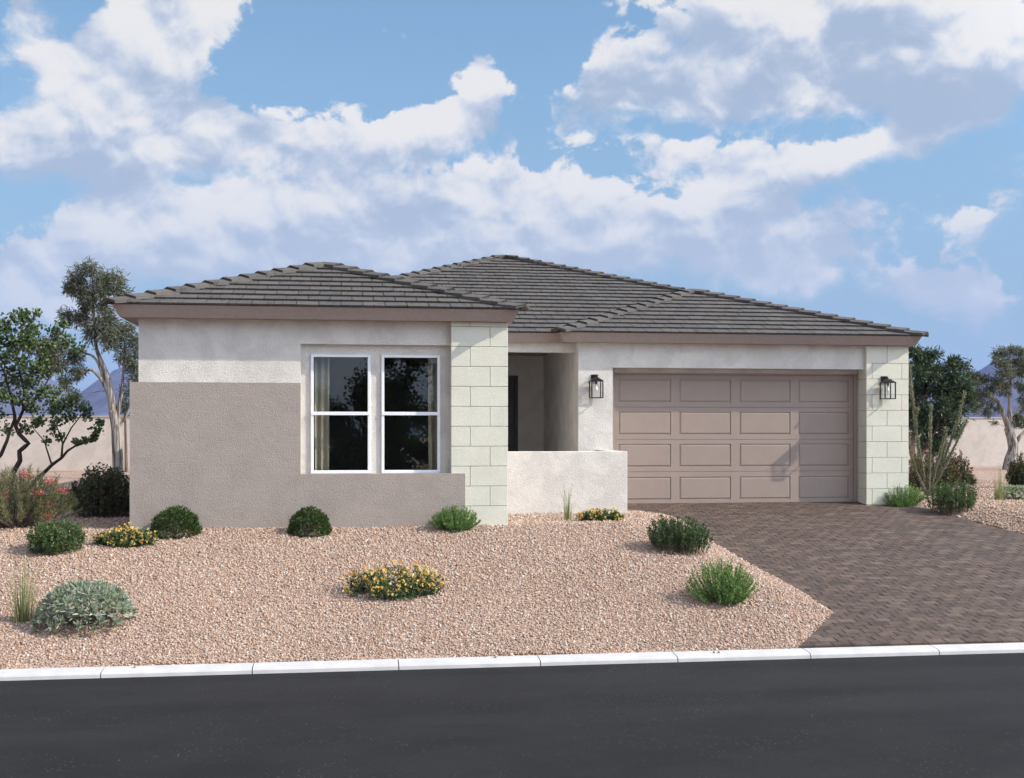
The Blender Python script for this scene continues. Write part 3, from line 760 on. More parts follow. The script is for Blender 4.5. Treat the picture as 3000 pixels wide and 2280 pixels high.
# courtyard wall in front of the porch
cw = MB().box(2.31, 4.813, 20.10, 20.30, -.3, 1.126).box(4.613, 4.813, 20.30, 21.895, -.3, 1.126)
tag(cw.build('courtyard_wall', M['stucco'], None, .008), 'low white stucco courtyard wall between the left wing and garage', 'wall')
# ------------------------------------------------------------------ wall lanterns
def lantern(x, yw, label):
    zt = 2.545; L_ = tag(empty('wall_lantern', (x, yw, 2.43)), label, 'lantern', 'lanterns flanking the garage door')
    off = (x, yw, 2.43); cy_ = -.165; hw = .105
    def pt(mb, nm, mt, bev=0, par=L_): return mb.build(nm, M[mt], par, bev, seg=1)
    pt(MB().box(-.066, .066, -.022, -.001, -.02, .115), 'backplate', 'bronze', .003)
    pt(MB().cyl((0, -.02, .085), (0, -.10, .10), .011).cyl((0, -.10, .10), (0, cy_, .075), .011).cyl((0, cy_, .03), (0, cy_, .085), .014), 'arm', 'bronze')
    cap = MB(); lev = [(.118, -.022), (.118, -.010), (.060, .030), (.056, .030), (.050, .048), (.018, .052)]
    V = []
    for h_, z in lev: V += [(-h_, cy_-h_, z), (h_, cy_-h_, z), (h_, cy_+h_, z), (-h_, cy_+h_, z)]
    cap.add(V, [(l*4+i, l*4+(i+1) % 4, (l+1)*4+(i+1) % 4, (l+1)*4+i) for l in range(len(lev)-1) for i in range(4)]+[(3, 2, 1, 0), (20, 21, 22, 23)])
    pt(cap, 'roof_cap', 'bronze')
    zb, ztp = -.335, -.023; fr = MB(); p_ = .0095
    for sx_ in (-1, 1):
        for sy_ in (-1, 1):
            cx_, cyy = sx_*hw, cy_+sy_*hw; fr.box(cx_-p_, cx_+p_, cyy-p_, cyy+p_, zb, ztp)
    for sy_ in (-1, 1): fr.box(-hw+p_, hw-p_, cy_+sy_*hw-p_, cy_+sy_*hw+p_, zb, zb+.016)
    for sx_ in (-1, 1): fr.box(sx_*hw-p_, sx_*hw+p_, cy_-hw+p_, cy_+hw-p_, zb, zb+.016)
    pt(fr, 'frame', 'bronze')
    for s in (-1, 1):
        pt(MB().box(-hw+.009, hw-.009, cy_+s*hw-.0015, cy_+s*hw+.0015, zb+.017, ztp-.001), 'pane', 'lampglass')
        pt(MB().box(s*hw-.0015, s*hw+.0015, cy_-hw+.009, cy_+hw-.009, zb+.017, ztp-.001), 'pane', 'lampglass')
    pt(MB().cyl((0, cy_, -.022), (0, cy_, -.075), .026, .022), 'socket', 'bronze')
    b_ = MB().lathe((0, cy_, -.205), [(.004, 0), (.020, .006), (.031, .025), (.032, .045), (.024, .075), (.014, .105), (.013, .130)]).build('bulb', M['bulb'], L_, smooth=True)
lantern(4.607, 21.90, 'dark bronze wall lantern on white stucco beside the porch opening')
lantern(10.335, 21.82, 'dark bronze wall lantern on the pale block pillar')
# perimeter wall and far hills
tag(MB().box(-70, 70, 41, 41.2, -.2, 1.957).box(-70, 70, 40.97, 41.23, 1.957, 1.985).build('garden_wall', M['garden']), 'long beige stucco garden wall behind the house', 'wall')
azs = np.radians(np.arange(-60, 80, .22)); ds = np.linspace(0, 1, 30)
def fb(x, s=0):
    return sum(math.sin(x*f_+p_+s)*a_ for f_, p_, a_ in ((9.1, .4, .5), (21.3, 2.1, .3), (43.7, 1.0, .17), (91, 3.3, .10), (177, .6, .06), (330, 2.2, .04)))
V = []
PKS = [(-.255, 88, .055), (-.175, 92, .05), (-.34, 74, .09), (.545, 104, .06), (.62, 88, .08), (.46, 70, .05), (.8, 100, .14), (-.6, 90, .2), (.1, 45, .35)]
for a in azs:
    hmax = max(h_*math.exp(-((a-c_)/s_)**2) for c_, h_, s_ in PKS)+12+7*fb(a)
    for d in ds:
        R_ = 2000+1300*d; prf = max(0, math.sin(math.pi*min(1, d*1.01)))**.9
        z = hmax*R_/2600*1.28*prf*(1+.22*fb(a*2.2+d*1.4, d*5)*(.3+.7*prf))
        V.append((R_*math.sin(a), R_*math.cos(a), z-2 if 0 < d < 1 else -3))
nd = len(ds); Fq = [(i*nd+j, i*nd+j+1, (i+1)*nd+j+1, (i+1)*nd+j) for i in range(len(azs)-1) for j in range(nd-1)]
tag(np_obj('mountains', V, Fq, M['mount'], smooth=True), kind='structure')

# ================================================================== PLANTS
def unit(a): return a/np.maximum(np.linalg.norm(a, axis=-1, keepdims=True), 1e-9)
LT = {  # leaf outlines: x across, y along, z lift
    'oval': (np.array([(0, 0, 0), (.5, .38, .10), (.40, .78, .08), (0, 1, 0), (-.40, .78, .08), (-.5, .38, .10)]), np.array([(0, 1, 2, 3), (0, 3, 4, 5)])),
    'blade': (np.array([(0, 0, 0), (.5, .4, .04), (0, 1, 0), (-.5, .4, .04)]), np.array([(0, 1, 2, 3)])),
    'lance': (np.array([(-.12, 0, 0), (.12, 0, 0), (.5, .35, .05), (.12, 1, -.06), (-.12, 1, -.06), (-.5, .35, .05)]), np.array([(0, 1, 2, 5), (5, 2, 3, 4)])),
}
def leaf_arrays(P, Dv, L, W, col, kind='oval'):
    """P,Dv (n,3); L,W scalars or (n,); col (n,3) -> verts, quads, cols"""
    tv_, tf_ = LT[kind]; n = len(P); L = np.broadcast_to(L, n)[:, None]; W = np.broadcast_to(W, n)[:, None]
    y = unit(Dv); r = unit(RNG.normal(size=(n, 3))); x = unit(np.cross(y, r)); z = np.cross(x, y)
    V = P[:, None]+x[:, None]*(tv_[None, :, 0:1]*W[:, None])+y[:, None]*(tv_[None, :, 1:2]*L[:, None])+z[:, None]*(tv_[None, :, 2:3]*L[:, None])
    k = len(tv_); Fq = (tf_[None]+np.arange(n)[:, None, None]*k).reshape(-1, 4)
    return V.reshape(-1, 3), Fq, np.repeat(col, k, 0)
def pal_cols(n, pal, jit=.18):
    pal = np.array(pal); c = pal[RNG.integers(len(pal), size=n)]*RNG.uniform(1-jit, 1+jit, (n, 1)); return c
def yard_slope(loc):
    x, y = loc[0], loc[1]; return (G(x+.2, y)-G(x-.2, y))/.4, (G(x, y+.2)-G(x, y-.2))/.4
def sheared(V, loc):
    a_, b_ = yard_slope(loc); a_ = max(-.08, min(.08, a_)); b_ = max(-.05, min(.22, b_)); V = np.array(V, float); V[:, 2] += a_*V[:, 0]+b_*V[:, 1]; return V
class Leaves:
    def __init__(s): s.V = []; s.F = []; s.C = []; s.n = 0
    def add(s, P, Dv, L, W, col, kind='oval'):
        P = np.asarray(P, float)
        if len(P) == 0: return
        V, Fq, C = leaf_arrays(P, np.asarray(Dv, float), L, W, col, kind); s.V.append(V); s.F.append(Fq+s.n); s.C.append(C); s.n += len(V)
    def build(s, name, mat_, parent, loc, follow=True):
        V = np.concatenate(s.V)
        if follow: V = sheared(V, loc)
        o = np_obj(name, V, np.concatenate(s.F), mat_, parent, np.concatenate(s.C)); tag(o, kind='stuff'); return o
def tube(pts, rad, sides=6):
    pts = [Vector(p) for p in pts]; V = []; Fs = []
    for i, p in enumerate(pts):
        d = (pts[min(i+1, len(pts)-1)]-pts[max(i-1, 0)]).normalized()
        x = d.cross(Vector((.31, .95, .11))).normalized(); y = d.cross(x); r = rad[i] if hasattr(rad, '__len__') else rad
        for k in range(sides):
            a = 2*math.pi*k/sides; V.append(p+x*(r*math.cos(a))+y*(r*math.sin(a)))
    for i in range(len(pts)-1):
        for k in range(sides): Fs.append((i*sides+k, i*sides+(k+1) % sides, (i+1)*sides+(k+1) % sides, (i+1)*sides+k))
    Fs.append(tuple((len(pts)-1)*sides+k for k in range(sides)))
    return V, Fs
def smooth_path(pts, sub=4):
    pts = [Vector(p) for p in pts]; out_ = []
    for i in range(len(pts)-1):
        p0, p1, p2, p3 = pts[max(i-1, 0)], pts[i], pts[i+1], pts[min(i+2, len(pts)-1)]
        for j in range(sub):
            t_ = j/sub; out_.append(.5*((2*p1)+(p2-p0)*t_+(2*p0-5*p1+4*p2-p3)*t_*t_+(3*p1-p0-3*p2+p3)*t_**3))
    return out_+[pts[-1]]
def stem_set(n, rx, ry, h, base_r=.25, flare=.8, dome=2.2):
    """curved stems from a small base to a dome; returns (n,3) b, mid, tip"""
    a = RNG.uniform(0, 2*np.pi, n); r = np.sqrt(RNG.uniform(0, 1, n))
    tip = np.stack([np.cos(a)*r*rx, np.sin(a)*r*ry, h*np.sqrt(np.clip(1-(r*.93)**dome, .05, 1))*RNG.uniform(.72, 1.08, n)], -1)
    b_ = np.stack([np.cos(a)*r*rx*base_r, np.sin(a)*r*ry*base_r, np.zeros(n)], -1)
    mid = b_+(tip-b_)*.5; mid[:, :2] = b_[:, :2]+(tip[:, :2]-b_[:, :2])*flare*.75; mid[:, 2] = tip[:, 2]*.45
    return b_, mid, tip
def bez(b_, m_, t_, s): s = s[..., None]; return b_*(1-s)**2+2*m_*s*(1-s)+t_*s*s
def stems_obj(b_, m_, t_, r, mat_, parent, name='stems', sides=3, seg=4):
    V = []; Fs = []
    ss = np.linspace(0, 1, seg+1)
    for i in range(len(b_)):
        pts = [Vector(bez(b_[i], m_[i], t_[i], np.array(s))) for s in ss]
        v, f = tube(pts, [r*(1-.6*s) for s in ss], sides); k = len(V); V += v; Fs += [tuple(q_+k for q_ in ff) for ff in f]
    o = py_obj(name, sheared([tuple(v_) for v_ in V], parent.location), Fs, mat_, parent); tag(o, kind='stuff'); return o
def thing(name, loc, label, cat, group=None): return tag(empty(name, loc), label, cat, group)
def px2m(p): return zdepth(p)/F

def clipped_ball(u, v, wpx, hpx, label):
    p = gp(u, v-6); k = px2m(p); rx = wpx/2*k; h = hpx*k; t_ = thing('clipped_shrub', p, label, 'shrub', 'clipped ball shrubs')
    n = 5200; d = unit(RNG.normal(size=(n, 3))); d[:, 2] = np.abs(d[:, 2])*1.0-.12
    d = unit(d); rr = RNG.uniform(.80, 1.0, n)[:, None]*(1+.05*np.sin(d[:, :1]*9+3*d[:, 1:2]*7)+.03*np.sin(d[:, 2:3]*14))
    P = d*rr*np.array([rx, rx, h*.93]); P[:, 2] = np.maximum(P[:, 2]+.03, .01)
    L = Leaves(); L.add(P, d+RNG.normal(0, .55, (n, 3))+np.array([0, 0, .3]), RNG.uniform(.022, .038, n), .017, pal_cols(n, [(.040, .070, .018), (.055, .090, .024), (.030, .052, .014), (.068, .10, .03)], .25))
    L.build('foliage', M['leaf'], t_, p)
    b_, m_, tp_ = stem_set(26, rx*.7, rx*.7, h*.75, .15); stems_obj(b_, m_, tp_, .006, M['stem'], t_)
def mound(u, v, wpx, hpx, label, n=150, pal=((.042, .078, .022), (.060, .105, .030), (.080, .13, .038), (.12, .16, .06)), lf=.034, lw=.018, per=34, name='green_shrub', group='small leafy green shrubs', fl=None, spread=1.0, dp=0):
    p = gp(u, v-5); f_ = 1+dp/p.y; p = Vector((p.x*f_, p.y*f_, 0)); p.z = G(p.x, p.y); k = px2m(p); rx = wpx/2*k*.95; h = hpx*k*.95; t_ = thing(name, p, label, 'shrub', group)
    b_, m_, tp_ = stem_set(n, rx, rx*.8, h, .80 if name == 'green_shrub' else .62, .8, 6.0 if name == 'green_shrub' else 2.2); L = Leaves()
    for i in range(n):
        s = RNG.uniform(.16, 1, per)**.8; P = bez(b_[i], m_[i], tp_[i], s); P += RNG.normal(0, .012, P.shape); tan = unit(tp_[i]-b_[i])
        Dv = RNG.normal(0, .8, (per, 3))+tan*.55; L.add(P, Dv, RNG.uniform(.6, 1.15, per)*lf, lw, pal_cols(per, pal, .22))
    L.build('foliage', M['leaf'], t_, p); stems_obj(b_, m_, tp_, .004, M['stem'], t_)
    if fl:
        Fl = Leaves(); m2 = fl[0]; idx = RNG.integers(n, size=m2); P = tp_[idx]+RNG.normal(0, .012, (m2, 3))
        for q_ in range(3): Fl.add(P, RNG.normal(size=(m2, 3))+np.array([0, 0, .8]), fl[2], fl[2]*.8, pal_cols(m2, fl[1], .1))
        Fl.build('flowers', M['petal'], t_, p)
    return t_
def rosemary(u, v, wpx, hpx, label, n=170, dots=70):
    p = gp(u, v-5); k = px2m(p); rx = wpx/2*k*.95; h = hpx*k*.98; t_ = thing('rosemary_bush', p, label, 'shrub', 'feathery bright green bushes')
    b_, m_, tp_ = stem_set(n, rx, rx*.8, h, .35, .95); L = Leaves(); per = 58
    for i in range(n):
        s = RNG.uniform(.12, 1, per); P = bez(b_[i], m_[i], tp_[i], s); tan = unit(2*(1-s)[:, None]*(m_[i]-b_[i])+2*s[:, None]*(tp_[i]-m_[i]))
        Dv = tan*.9+RNG.normal(0, .55, (per, 3)); L.add(P, Dv, RNG.uniform(.026, .042, per), .009, pal_cols(per, [(.11, .20, .055), (.145, .25, .07), (.08, .15, .044), (.18, .28, .095)], .2), 'blade')
    L.build('foliage', M['leaf'], t_, p); stems_obj(b_, m_, tp_, .003, M['stem'], t_)
    idx = RNG.integers(n, size=dots); s = RNG.uniform(.7, 1, dots); P = bez(b_[idx], m_[idx], tp_[idx], s)+RNG.normal(0, .008, (dots, 3)); Fl = Leaves()
    for q_ in range(4): Fl.add(P, RNG.normal(size=(dots, 3)), .013, .011, pal_cols(dots, [(.55, .52, .22), (.5, .5, .3)], .1))
    Fl.build('flowers', M['petal'], t_, p)
def lantana(u, v, wpx, hpx, label, nf=150):
    nf = int(nf*1.8)
    p = gp(u, v-4); k = px2m(p); rx = wpx/2*k; h = hpx*k; t_ = thing('lantana', p, label, 'shrub', 'yellow flowering lantana')
    n = 150; b_, m_, tp_ = stem_set(n, rx, rx*.5, h*.78, .72); L = Leaves(); per = 26
    for i in range(n):
        s = RNG.uniform(.1, 1, per); P = bez(b_[i], m_[i], tp_[i], s)+RNG.normal(0, .012, (per, 3)); P[:, 2] = np.abs(P[:, 2])
        L.add(P, RNG.normal(0, .8, (per, 3))+np.array([0, 0, .3]), RNG.uniform(.022, .040, per), .019, pal_cols(per, [(.045, .095, .034), (.062, .12, .042), (.032, .07, .026)], .22))
    L.build('foliage', M['leaf'], t_, p); stems_obj(b_, m_, tp_, .003, M['stem'], t_)
    idx = RNG.integers(n, size=nf); s = RNG.uniform(.6, 1.16, nf); P = bez(b_[idx], m_[idx], tp_[idx], s)+RNG.normal(0, .014, (nf, 3))
    P[:, 2] = np.maximum(P[:, 2], h*.2); Fl = Leaves(); cc_ = pal_cols(nf, [(.68, .42, .14), (.72, .52, .20), (.62, .33, .13), (.74, .58, .26)], .08)
    for q_ in range(9):
        d = unit(RNG.normal(size=(nf, 3))+np.array([0, -.2, .5])); Fl.add(P+d*.010, RNG.normal(size=(nf, 3)), .020, .017, cc_*RNG.uniform(.85, 1.15, (nf, 1)))
    Fl.build('flowers', M['petal'], t_, p)
def grass_tuft(u, v, wpx, hpx, label, n=70, pal=((.27, .28, .14), (.20, .22, .10), (.34, .33, .18), (.15, .17, .075)), plumes=3):
    p = gp(u, v-3); k = px2m(p); rx = wpx/2*k; h = hpx*k; t_ = thing('grass_tuft', p, label, 'grass', 'ornamental grass tufts')
    V = []; Fs = []; C = []
    for i in range(n):
        a = random.uniform(0, 6.28); r0 = random.uniform(0, rx*.62); hh = h*random.uniform(.35, 1.0)**.9
        lean = random.gauss(.07, .16)*hh+r0*.7*random.uniform(0, 1.6); dr = Vector((math.cos(a), math.sin(a)*.7, 0)); c_ = random.choice(pal); jj = random.uniform(.8, 1.2)
        side = Vector((-dr.y, dr.x, 0)).normalized(); k0 = len(V); wd = random.uniform(.0032, .0062)
        side = (side+Vector((random.uniform(-1, 1), random.uniform(-1, 1), 0))).normalized()
        for j in range(6):
            s = j/5; q_ = dr*(r0+lean*s*s)+Vector((0, 0, hh*(s-.08*s**3))); ww = wd*(1-s*.85)
            V += [q_-side*ww, q_+side*ww]; C += [tuple(x*jj for x in c_)]*2
        Fs += [(k0+2*j, k0+2*j+1, k0+2*j+3, k0+2*j+2) for j in range(5)]
    o = np_obj('blades', sheared([tuple(v_) for v_ in V], p), np.array(Fs), M['leaf_dry'], t_, np.array(C)); tag(o, kind='stuff')
    L = Leaves(); 
    for i in range(plumes):
        a = random.uniform(0, 6.28); top_ = Vector((math.cos(a)*rx*.5, math.sin(a)*rx*.3, h*random.uniform(.92, 1.02))); s = RNG.uniform(.66, 1, 60)[:, None]
        L.add(np.array(top_)[None]*s, np.array([[0, 0, 1.]])+RNG.normal(0, .5, (60, 3)), .018, .004, pal_cols(60, [(.12, .085, .06), (.18, .13, .09)]), 'blade')
    if plumes: L.build('plumes', M['leaf_dry'], t_, p)
def silver_mat(u, v, wpx, hpx, label, n=64):
    p = gp(u, v-10); k = px2m(p); rx = wpx/2*k; h = hpx*k; n = int(n*1.9); t_ = thing('silver_rosette_shrub', p, label, 'shrub', 'silver rosette plants')
    metas = []
    for q_ in range(4):
        L = Leaves(); m_ = 34; ph = RNG.uniform(0, 6.28, m_); el = RNG.uniform(.12, 1.45, m_)
        d = np.stack([np.cos(ph)*np.cos(el), np.sin(ph)*np.cos(el), np.sin(el)], -1); L.add(d*.008, d, RNG.uniform(.055, .085, m_)*(1-.25*np.sin(el)), .017, pal_cols(m_, [(.32, .345, .285), (.265, .295, .24), (.40, .42, .36), (.19, .22, .18)], .15), 'lance')
        V = np.concatenate(L.V); metas.append(np_data('rosette', V, np.concatenate(L.F), M['leaf'], np.concatenate(L.C)))
    for i in range(n):
        f = (i+.5)/n; a = i*2.39996; r = math.sqrt(f); z = h*.80*math.sqrt(max(0, 1-(r*.99)**2.6)); x, y = rx*.9*r*math.cos(a), rx*.66*r*math.sin(a)
        o = bpy.data.objects.new('rosette', metas[i % 4]); o.location = (x+random.gauss(0, .012), y+random.gauss(0, .012), max(.015, z-.03+random.gauss(0, .012))+G(p.x+x, p.y+y)-p.z)
        nrm = Vector((x/rx, y/rx, .55+.7*(1-r))).normalized(); o.rotation_euler = nrm.to_track_quat('Z', 'Y').to_euler(); s = random.uniform(.85, 1.25)*(h/.30)**.3; o.scale = (s, s, s); link(o, t_)
    b_, m_, tp_ = stem_set(40, rx*.8, rx*.55, h*.7, .2); stems_obj(b_, m_, tp_, .006, M['stem'], t_)
def grevillea(u, v, wpx, hpx, label):
    p = gp(u, v); k = px2m(p); rx = wpx/2*k; h = hpx*k; t_ = thing('red_flowering_shrub', p, label, 'shrub')
    n = 250; b_, m_, tp_ = stem_set(n, rx, rx*.7, h, .10, 1.0); L = Leaves(); per = 66
    for i in range(n):
        s = RNG.uniform(.25, 1, per)**.75; P = bez(b_[i], m_[i], tp_[i], s); tan = unit(tp_[i]-m_[i])
        L.add(P, tan*.8+RNG.normal(0, .6, (per, 3)), RNG.uniform(.05, .095, per), .0075, pal_cols(per, [(.13, .145, .065), (.18, .18, .09), (.095, .11, .05), (.25, .235, .13)], .2), 'blade')
    L.build('foliage', M['leaf'], t_, p); stems_obj(b_, m_, tp_, .006, M['bark_brown'], t_)
    for (du, dv) in ((75, 1390), (110, 1445), (145, 1410), (183, 1437), (143, 1480), (141, 1515), (8, 1450)):
        c = at(du, dv, p.y-.25*rx)-p; nn = 80
        P = np.array(c)[None]+RNG.normal(0, .034, (nn, 3))*np.array([1.3, 1, .8]); Fl = Leaves()
        Fl.add(P, RNG.normal(size=(nn, 3))+np.array([0, 0, .3]), .045, .010, pal_cols(nn, [(.58, .13, .14), (.50, .095, .11), (.66, .24, .24)], .15), 'blade'); Fl.build('flower', M['petal'], t_, p, False)

# trees: limbs follow drawn paths, foliage gathers in clumps at the twig ends
def tree(name, label, cat, group, base, Y, limbs, clumps, conv, scale, barkm, leafspec, pal, zsp=.9, spread_y=1.0, tw_r=.008, sig=.30, kinky=False):
    P0 = at(*conv(*base), Y); t_ = thing(name, P0, label, cat, group); k = px2m(P0)*scale
    V = []; Fs = []; nodes = []
    for (pts, r0, r1) in limbs:
        W = []
        for q_ in pts: W.append(at(*conv(q_[0], q_[1]), Y+(q_[2] if len(q_) > 2 else 0))-P0)
        sp_path = smooth_path(W, 5) if not kinky else [W[i].lerp(W[i+1], j/3) for i in range(len(W)-1) for j in range(3)]+[W[-1]]; m_ = len(sp_path); rad = [r0+(r1-r0)*(i/(m_-1))**.85 for i in range(m_)]
        v, f = tube(sp_path, rad, 9); b0 = len(V); V += v; Fs += [tuple(i+b0 for i in ff) for ff in f]
        nodes += sp_path[m_//3:]
    trunk = py_obj('trunk', V, Fs, M[barkm], t_, None, True)
    nd_ = np.array([tuple(x) for x in nodes]); L = Leaves(); TV = []; TF = []
    kind, ll, lw, per_m, droop = leafspec
    for (cx, cy, cr) in clumps:
        c = np.array(at(*conv(cx, cy), Y)-P0); R_ = cr*k; c[1] += RNG.normal(0, 1)*R_*.7*spread_y
        j = int(np.argmin(np.linalg.norm(nd_-c, axis=1)+np.maximum(0, nd_[:, 2]-c[2])*1.5)); a = nd_[j]
        mid = (a+c)/2+np.array([0, 0, -.05])*R_
        v, f = tube([Vector(a), Vector(mid), Vector(c)], [tw_r*1.6, tw_r*1.2, tw_r*.7], 5); b0 = len(TV); TV += v; TF += [tuple(i+b0 for i in ff) for ff in f]
        ns = 9
        sub = c+unit(RNG.normal(size=(ns, 3)))*(R_*RNG.uniform(.35, .95, (ns, 1)))*np.array([1, 1, .8])
        for q_ in sub:
            v, f = tube([Vector(c), Vector((c+q_)/2+np.array([0, 0, .05*R_])), Vector(q_)], [tw_r*.7, tw_r*.55, tw_r*.35], 4); b0 = len(TV); TV += v; TF += [tuple(i+b0 for i in ff) for ff in f]
            m_ = max(6, int(per_m*R_*R_/ns)); off = RNG.normal(0, sig*R_, (m_, 3)); P = q_+off
            Dv = unit(off+1e-6)*.7+RNG.normal(0, .55, (m_, 3))+np.array([0, 0, -droop])
            L.add(P, Dv, RNG.uniform(.65, 1.2, m_)*ll, lw, pal_cols(m_, pal, .25), kind)
    py_obj('twigs', TV, TF, M[barkm], t_, None, True)
    tag(bpy.data.objects[t_.children[-1].name] if False else [c for c in t_.children if c.name.startswith('twigs')][-1], kind='stuff')
    cr_ = L.build('crown', M['leaf'], t_, P0, False)
    return t_
z4 = lambda x, y: (x*.5654, 750+y*.5654)
z5 = lambda x, y: (2600+x*.3571, 950+y*.3571)
EUP = [(.088, .094, .066), (.115, .12, .086), (.068, .074, .050), (.145, .148, .11)]
tree('eucalyptus_tree', 'tall pale-barked eucalyptus with grey-green crown behind the left corner', 'tree', 'eucalyptus trees', (612, 1165), 35.0,
     [([(612, 1165), (610, 1060), (605, 960), (600, 880), (585, 800)], .160, .13), ([(590, 830), (572, 740), (545, 670), (500, 610), (462, 590), (410, 630)], .10, .03),
      ([(588, 820), (572, 720), (560, 640), (535, 570), (500, 480), (488, 340), (482, 160), (478, 90)], .12, .012), ([(600, 860), (618, 770), (632, 680), (640, 580), (648, 470)], .08, .02),
      ([(606, 900), (640, 850), (668, 800), (700, 720)], .05, .025), ([(545, 670), (500, 540), (430, 500), (330, 480), (240, 480)], .05, .012), ([(488, 340), (540, 260), (590, 150)], .03, .01), ([(485, 300), (430, 220), (400, 130)], .03, .01), ([(640, 580), (680, 540), (720, 520)], .03, .012)],
     [(400, 110, 50), (470, 70, 42), (540, 105, 50), (600, 105, 42), (365, 165, 38), (430, 180, 50), (520, 190, 52), (610, 165, 42), (420, 310, 50), (345, 300, 40), (560, 330, 60), (640, 370, 46), (490, 390, 55), (600, 430, 55), (690, 440, 40), (300, 480, 60), (220, 470, 52), (380, 520, 50), (300, 560, 50), (400, 600, 40), (340, 655, 36), (250, 560, 50), (650, 520, 44), (695, 570, 38), (700, 630, 34), (380, 715, 34), (160, 460, 45), (480, 235, 42), (640, 190, 30), (560, 420, 50), (540, 260, 36), (720, 500, 36), (440, 250, 36)],
     z4, .5654, 'bark_pale', ('lance', .15, .026, 8000, .45), EUP)
tree('eucalyptus_tree', 'pale-barked eucalyptus leaning at the right edge before the garden wall', 'tree', 'eucalyptus trees', (985, 1210), 38.0,
     [([(985, 1210), (1005, 1110), (1030, 1030), (1020, 950), (992, 850)], .20, .15), ([(992, 850), (955, 745), (910, 645), (850, 600), (770, 585)], .11, .03), ([(995, 860), (1003, 760), (1005, 600), (1015, 420), (1010, 320)], .11, .02),
      ([(1028, 1030), (1080, 930), (1130, 880), (1180, 800)], .09, .03), ([(1003, 760), (1060, 720), (1110, 660), (1160, 600)], .06, .02), ([(955, 745), (870, 680), (780, 715), (690, 755)], .05, .015), ([(1010, 480), (960, 400), (920, 300)], .035, .012), ([(1012, 440), (1060, 360), (1090, 260)], .035, .012)],
     [(900, 240, 42), (960, 220, 42), (1040, 220, 42), (1095, 210, 40), (870, 310, 36), (940, 310, 50), (1060, 310, 50), (1115, 330, 42), (910, 390, 52), (1000, 400, 44), (1100, 400, 46), (880, 460, 52), (960, 490, 50), (1060, 480, 28), (720, 420, 44), (690, 410, 36), (760, 450, 44), (800, 450, 36), (700, 480, 36), (720, 560, 50), (780, 560, 44), (860, 540, 44), (950, 560, 34), (1100, 520, 40), (830, 650, 36), (820, 720, 34), (880, 700, 26), (750, 640, 44), (690, 700, 36), (868, 805, 16), (1100, 620, 40), (1115, 800, 52), (1060, 800, 42), (1070, 750, 36), (1160, 700, 56), (1180, 450, 60), (1170, 300, 50), (1190, 580, 50)],
     z5, .3571, 'bark_pale', ('lance', .15, .027, 7500, .45), EUP)
tree('manzanita_tree', 'small tree with crooked dark red trunks and round green leaves, left edge', 'tree', None, (60, 1200), 22.0,
     [([(110, 1240), (200, 1150), (270, 1082), (320, 1046), (350, 1010), (390, 985), (450, 960), (500, 930), (520, 865)], .040, .007), ([(268, 1082), (245, 1010), (230, 960), (170, 890)], .018, .007), ([(318, 1048), (325, 970), (300, 900), (270, 840)], .022, .007), ([(325, 975), (370, 890), (410, 840), (450, 790)], .016, .006),
      ([(52, 1190), (70, 1122), (104, 1060), (100, 1012), (148, 972), (98, 922), (80, 880), (75, 820)], .050, .03), ([(80, 885), (120, 800), (125, 700), (102, 600), (80, 500), (110, 400)], .032, .008), ([(75, 820), (50, 700), (20, 600), (40, 450)], .028, .008), ([(120, 800), (200, 730), (250, 640), (300, 520)], .022, .007), ([(-60, 1100), (5, 1030), (35, 960), (60, 885), (80, 830)], .04, .02), ([(125, 700), (190, 560), (260, 450), (330, 390)], .02, .007), ([(20, 600), (-40, 480), (-60, 380)], .02, .008)],
     [(40, 370, 46), (110, 330, 44), (165, 375, 46), (60, 450, 52), (150, 440, 46), (20, 530, 48), (110, 540, 46), (190, 590, 42), (60, 630, 48), (140, 660, 42), (220, 600, 36), (20, 720, 42), (90, 740, 34), (170, 740, 36), (230, 700, 36), (285, 720, 36), (180, 800, 34), (260, 790, 34), (320, 780, 38), (380, 760, 36), (430, 790, 34), (452, 830, 22), (200, 860, 30), (130, 900, 30), (300, 860, 26), (360, 830, 28), (500, 905, 22), (517, 862, 14), (480, 940, 16), (400, 970, 14), (440, 960, 14), (270, 900, 22), (310, 935, 18), (240, 960, 16), (280, 400, 36), (350, 440, 36), (405, 480, 28), (330, 355, 26), (250, 470, 38), (200, 300, 20), (130, 300, 18), (240, 540, 34), (-30, 430, 50), (-40, 560, 50), (-30, 680, 46), (-20, 820, 36), (40, 900, 28)],
     z4, .5654, 'bark_dark', ('oval', .062, .046, 8200, -.1), [(.072, .105, .042), (.098, .135, .056), (.048, .078, .030), (.15, .185, .085)], tw_r=.006, sig=.36, kinky=True)
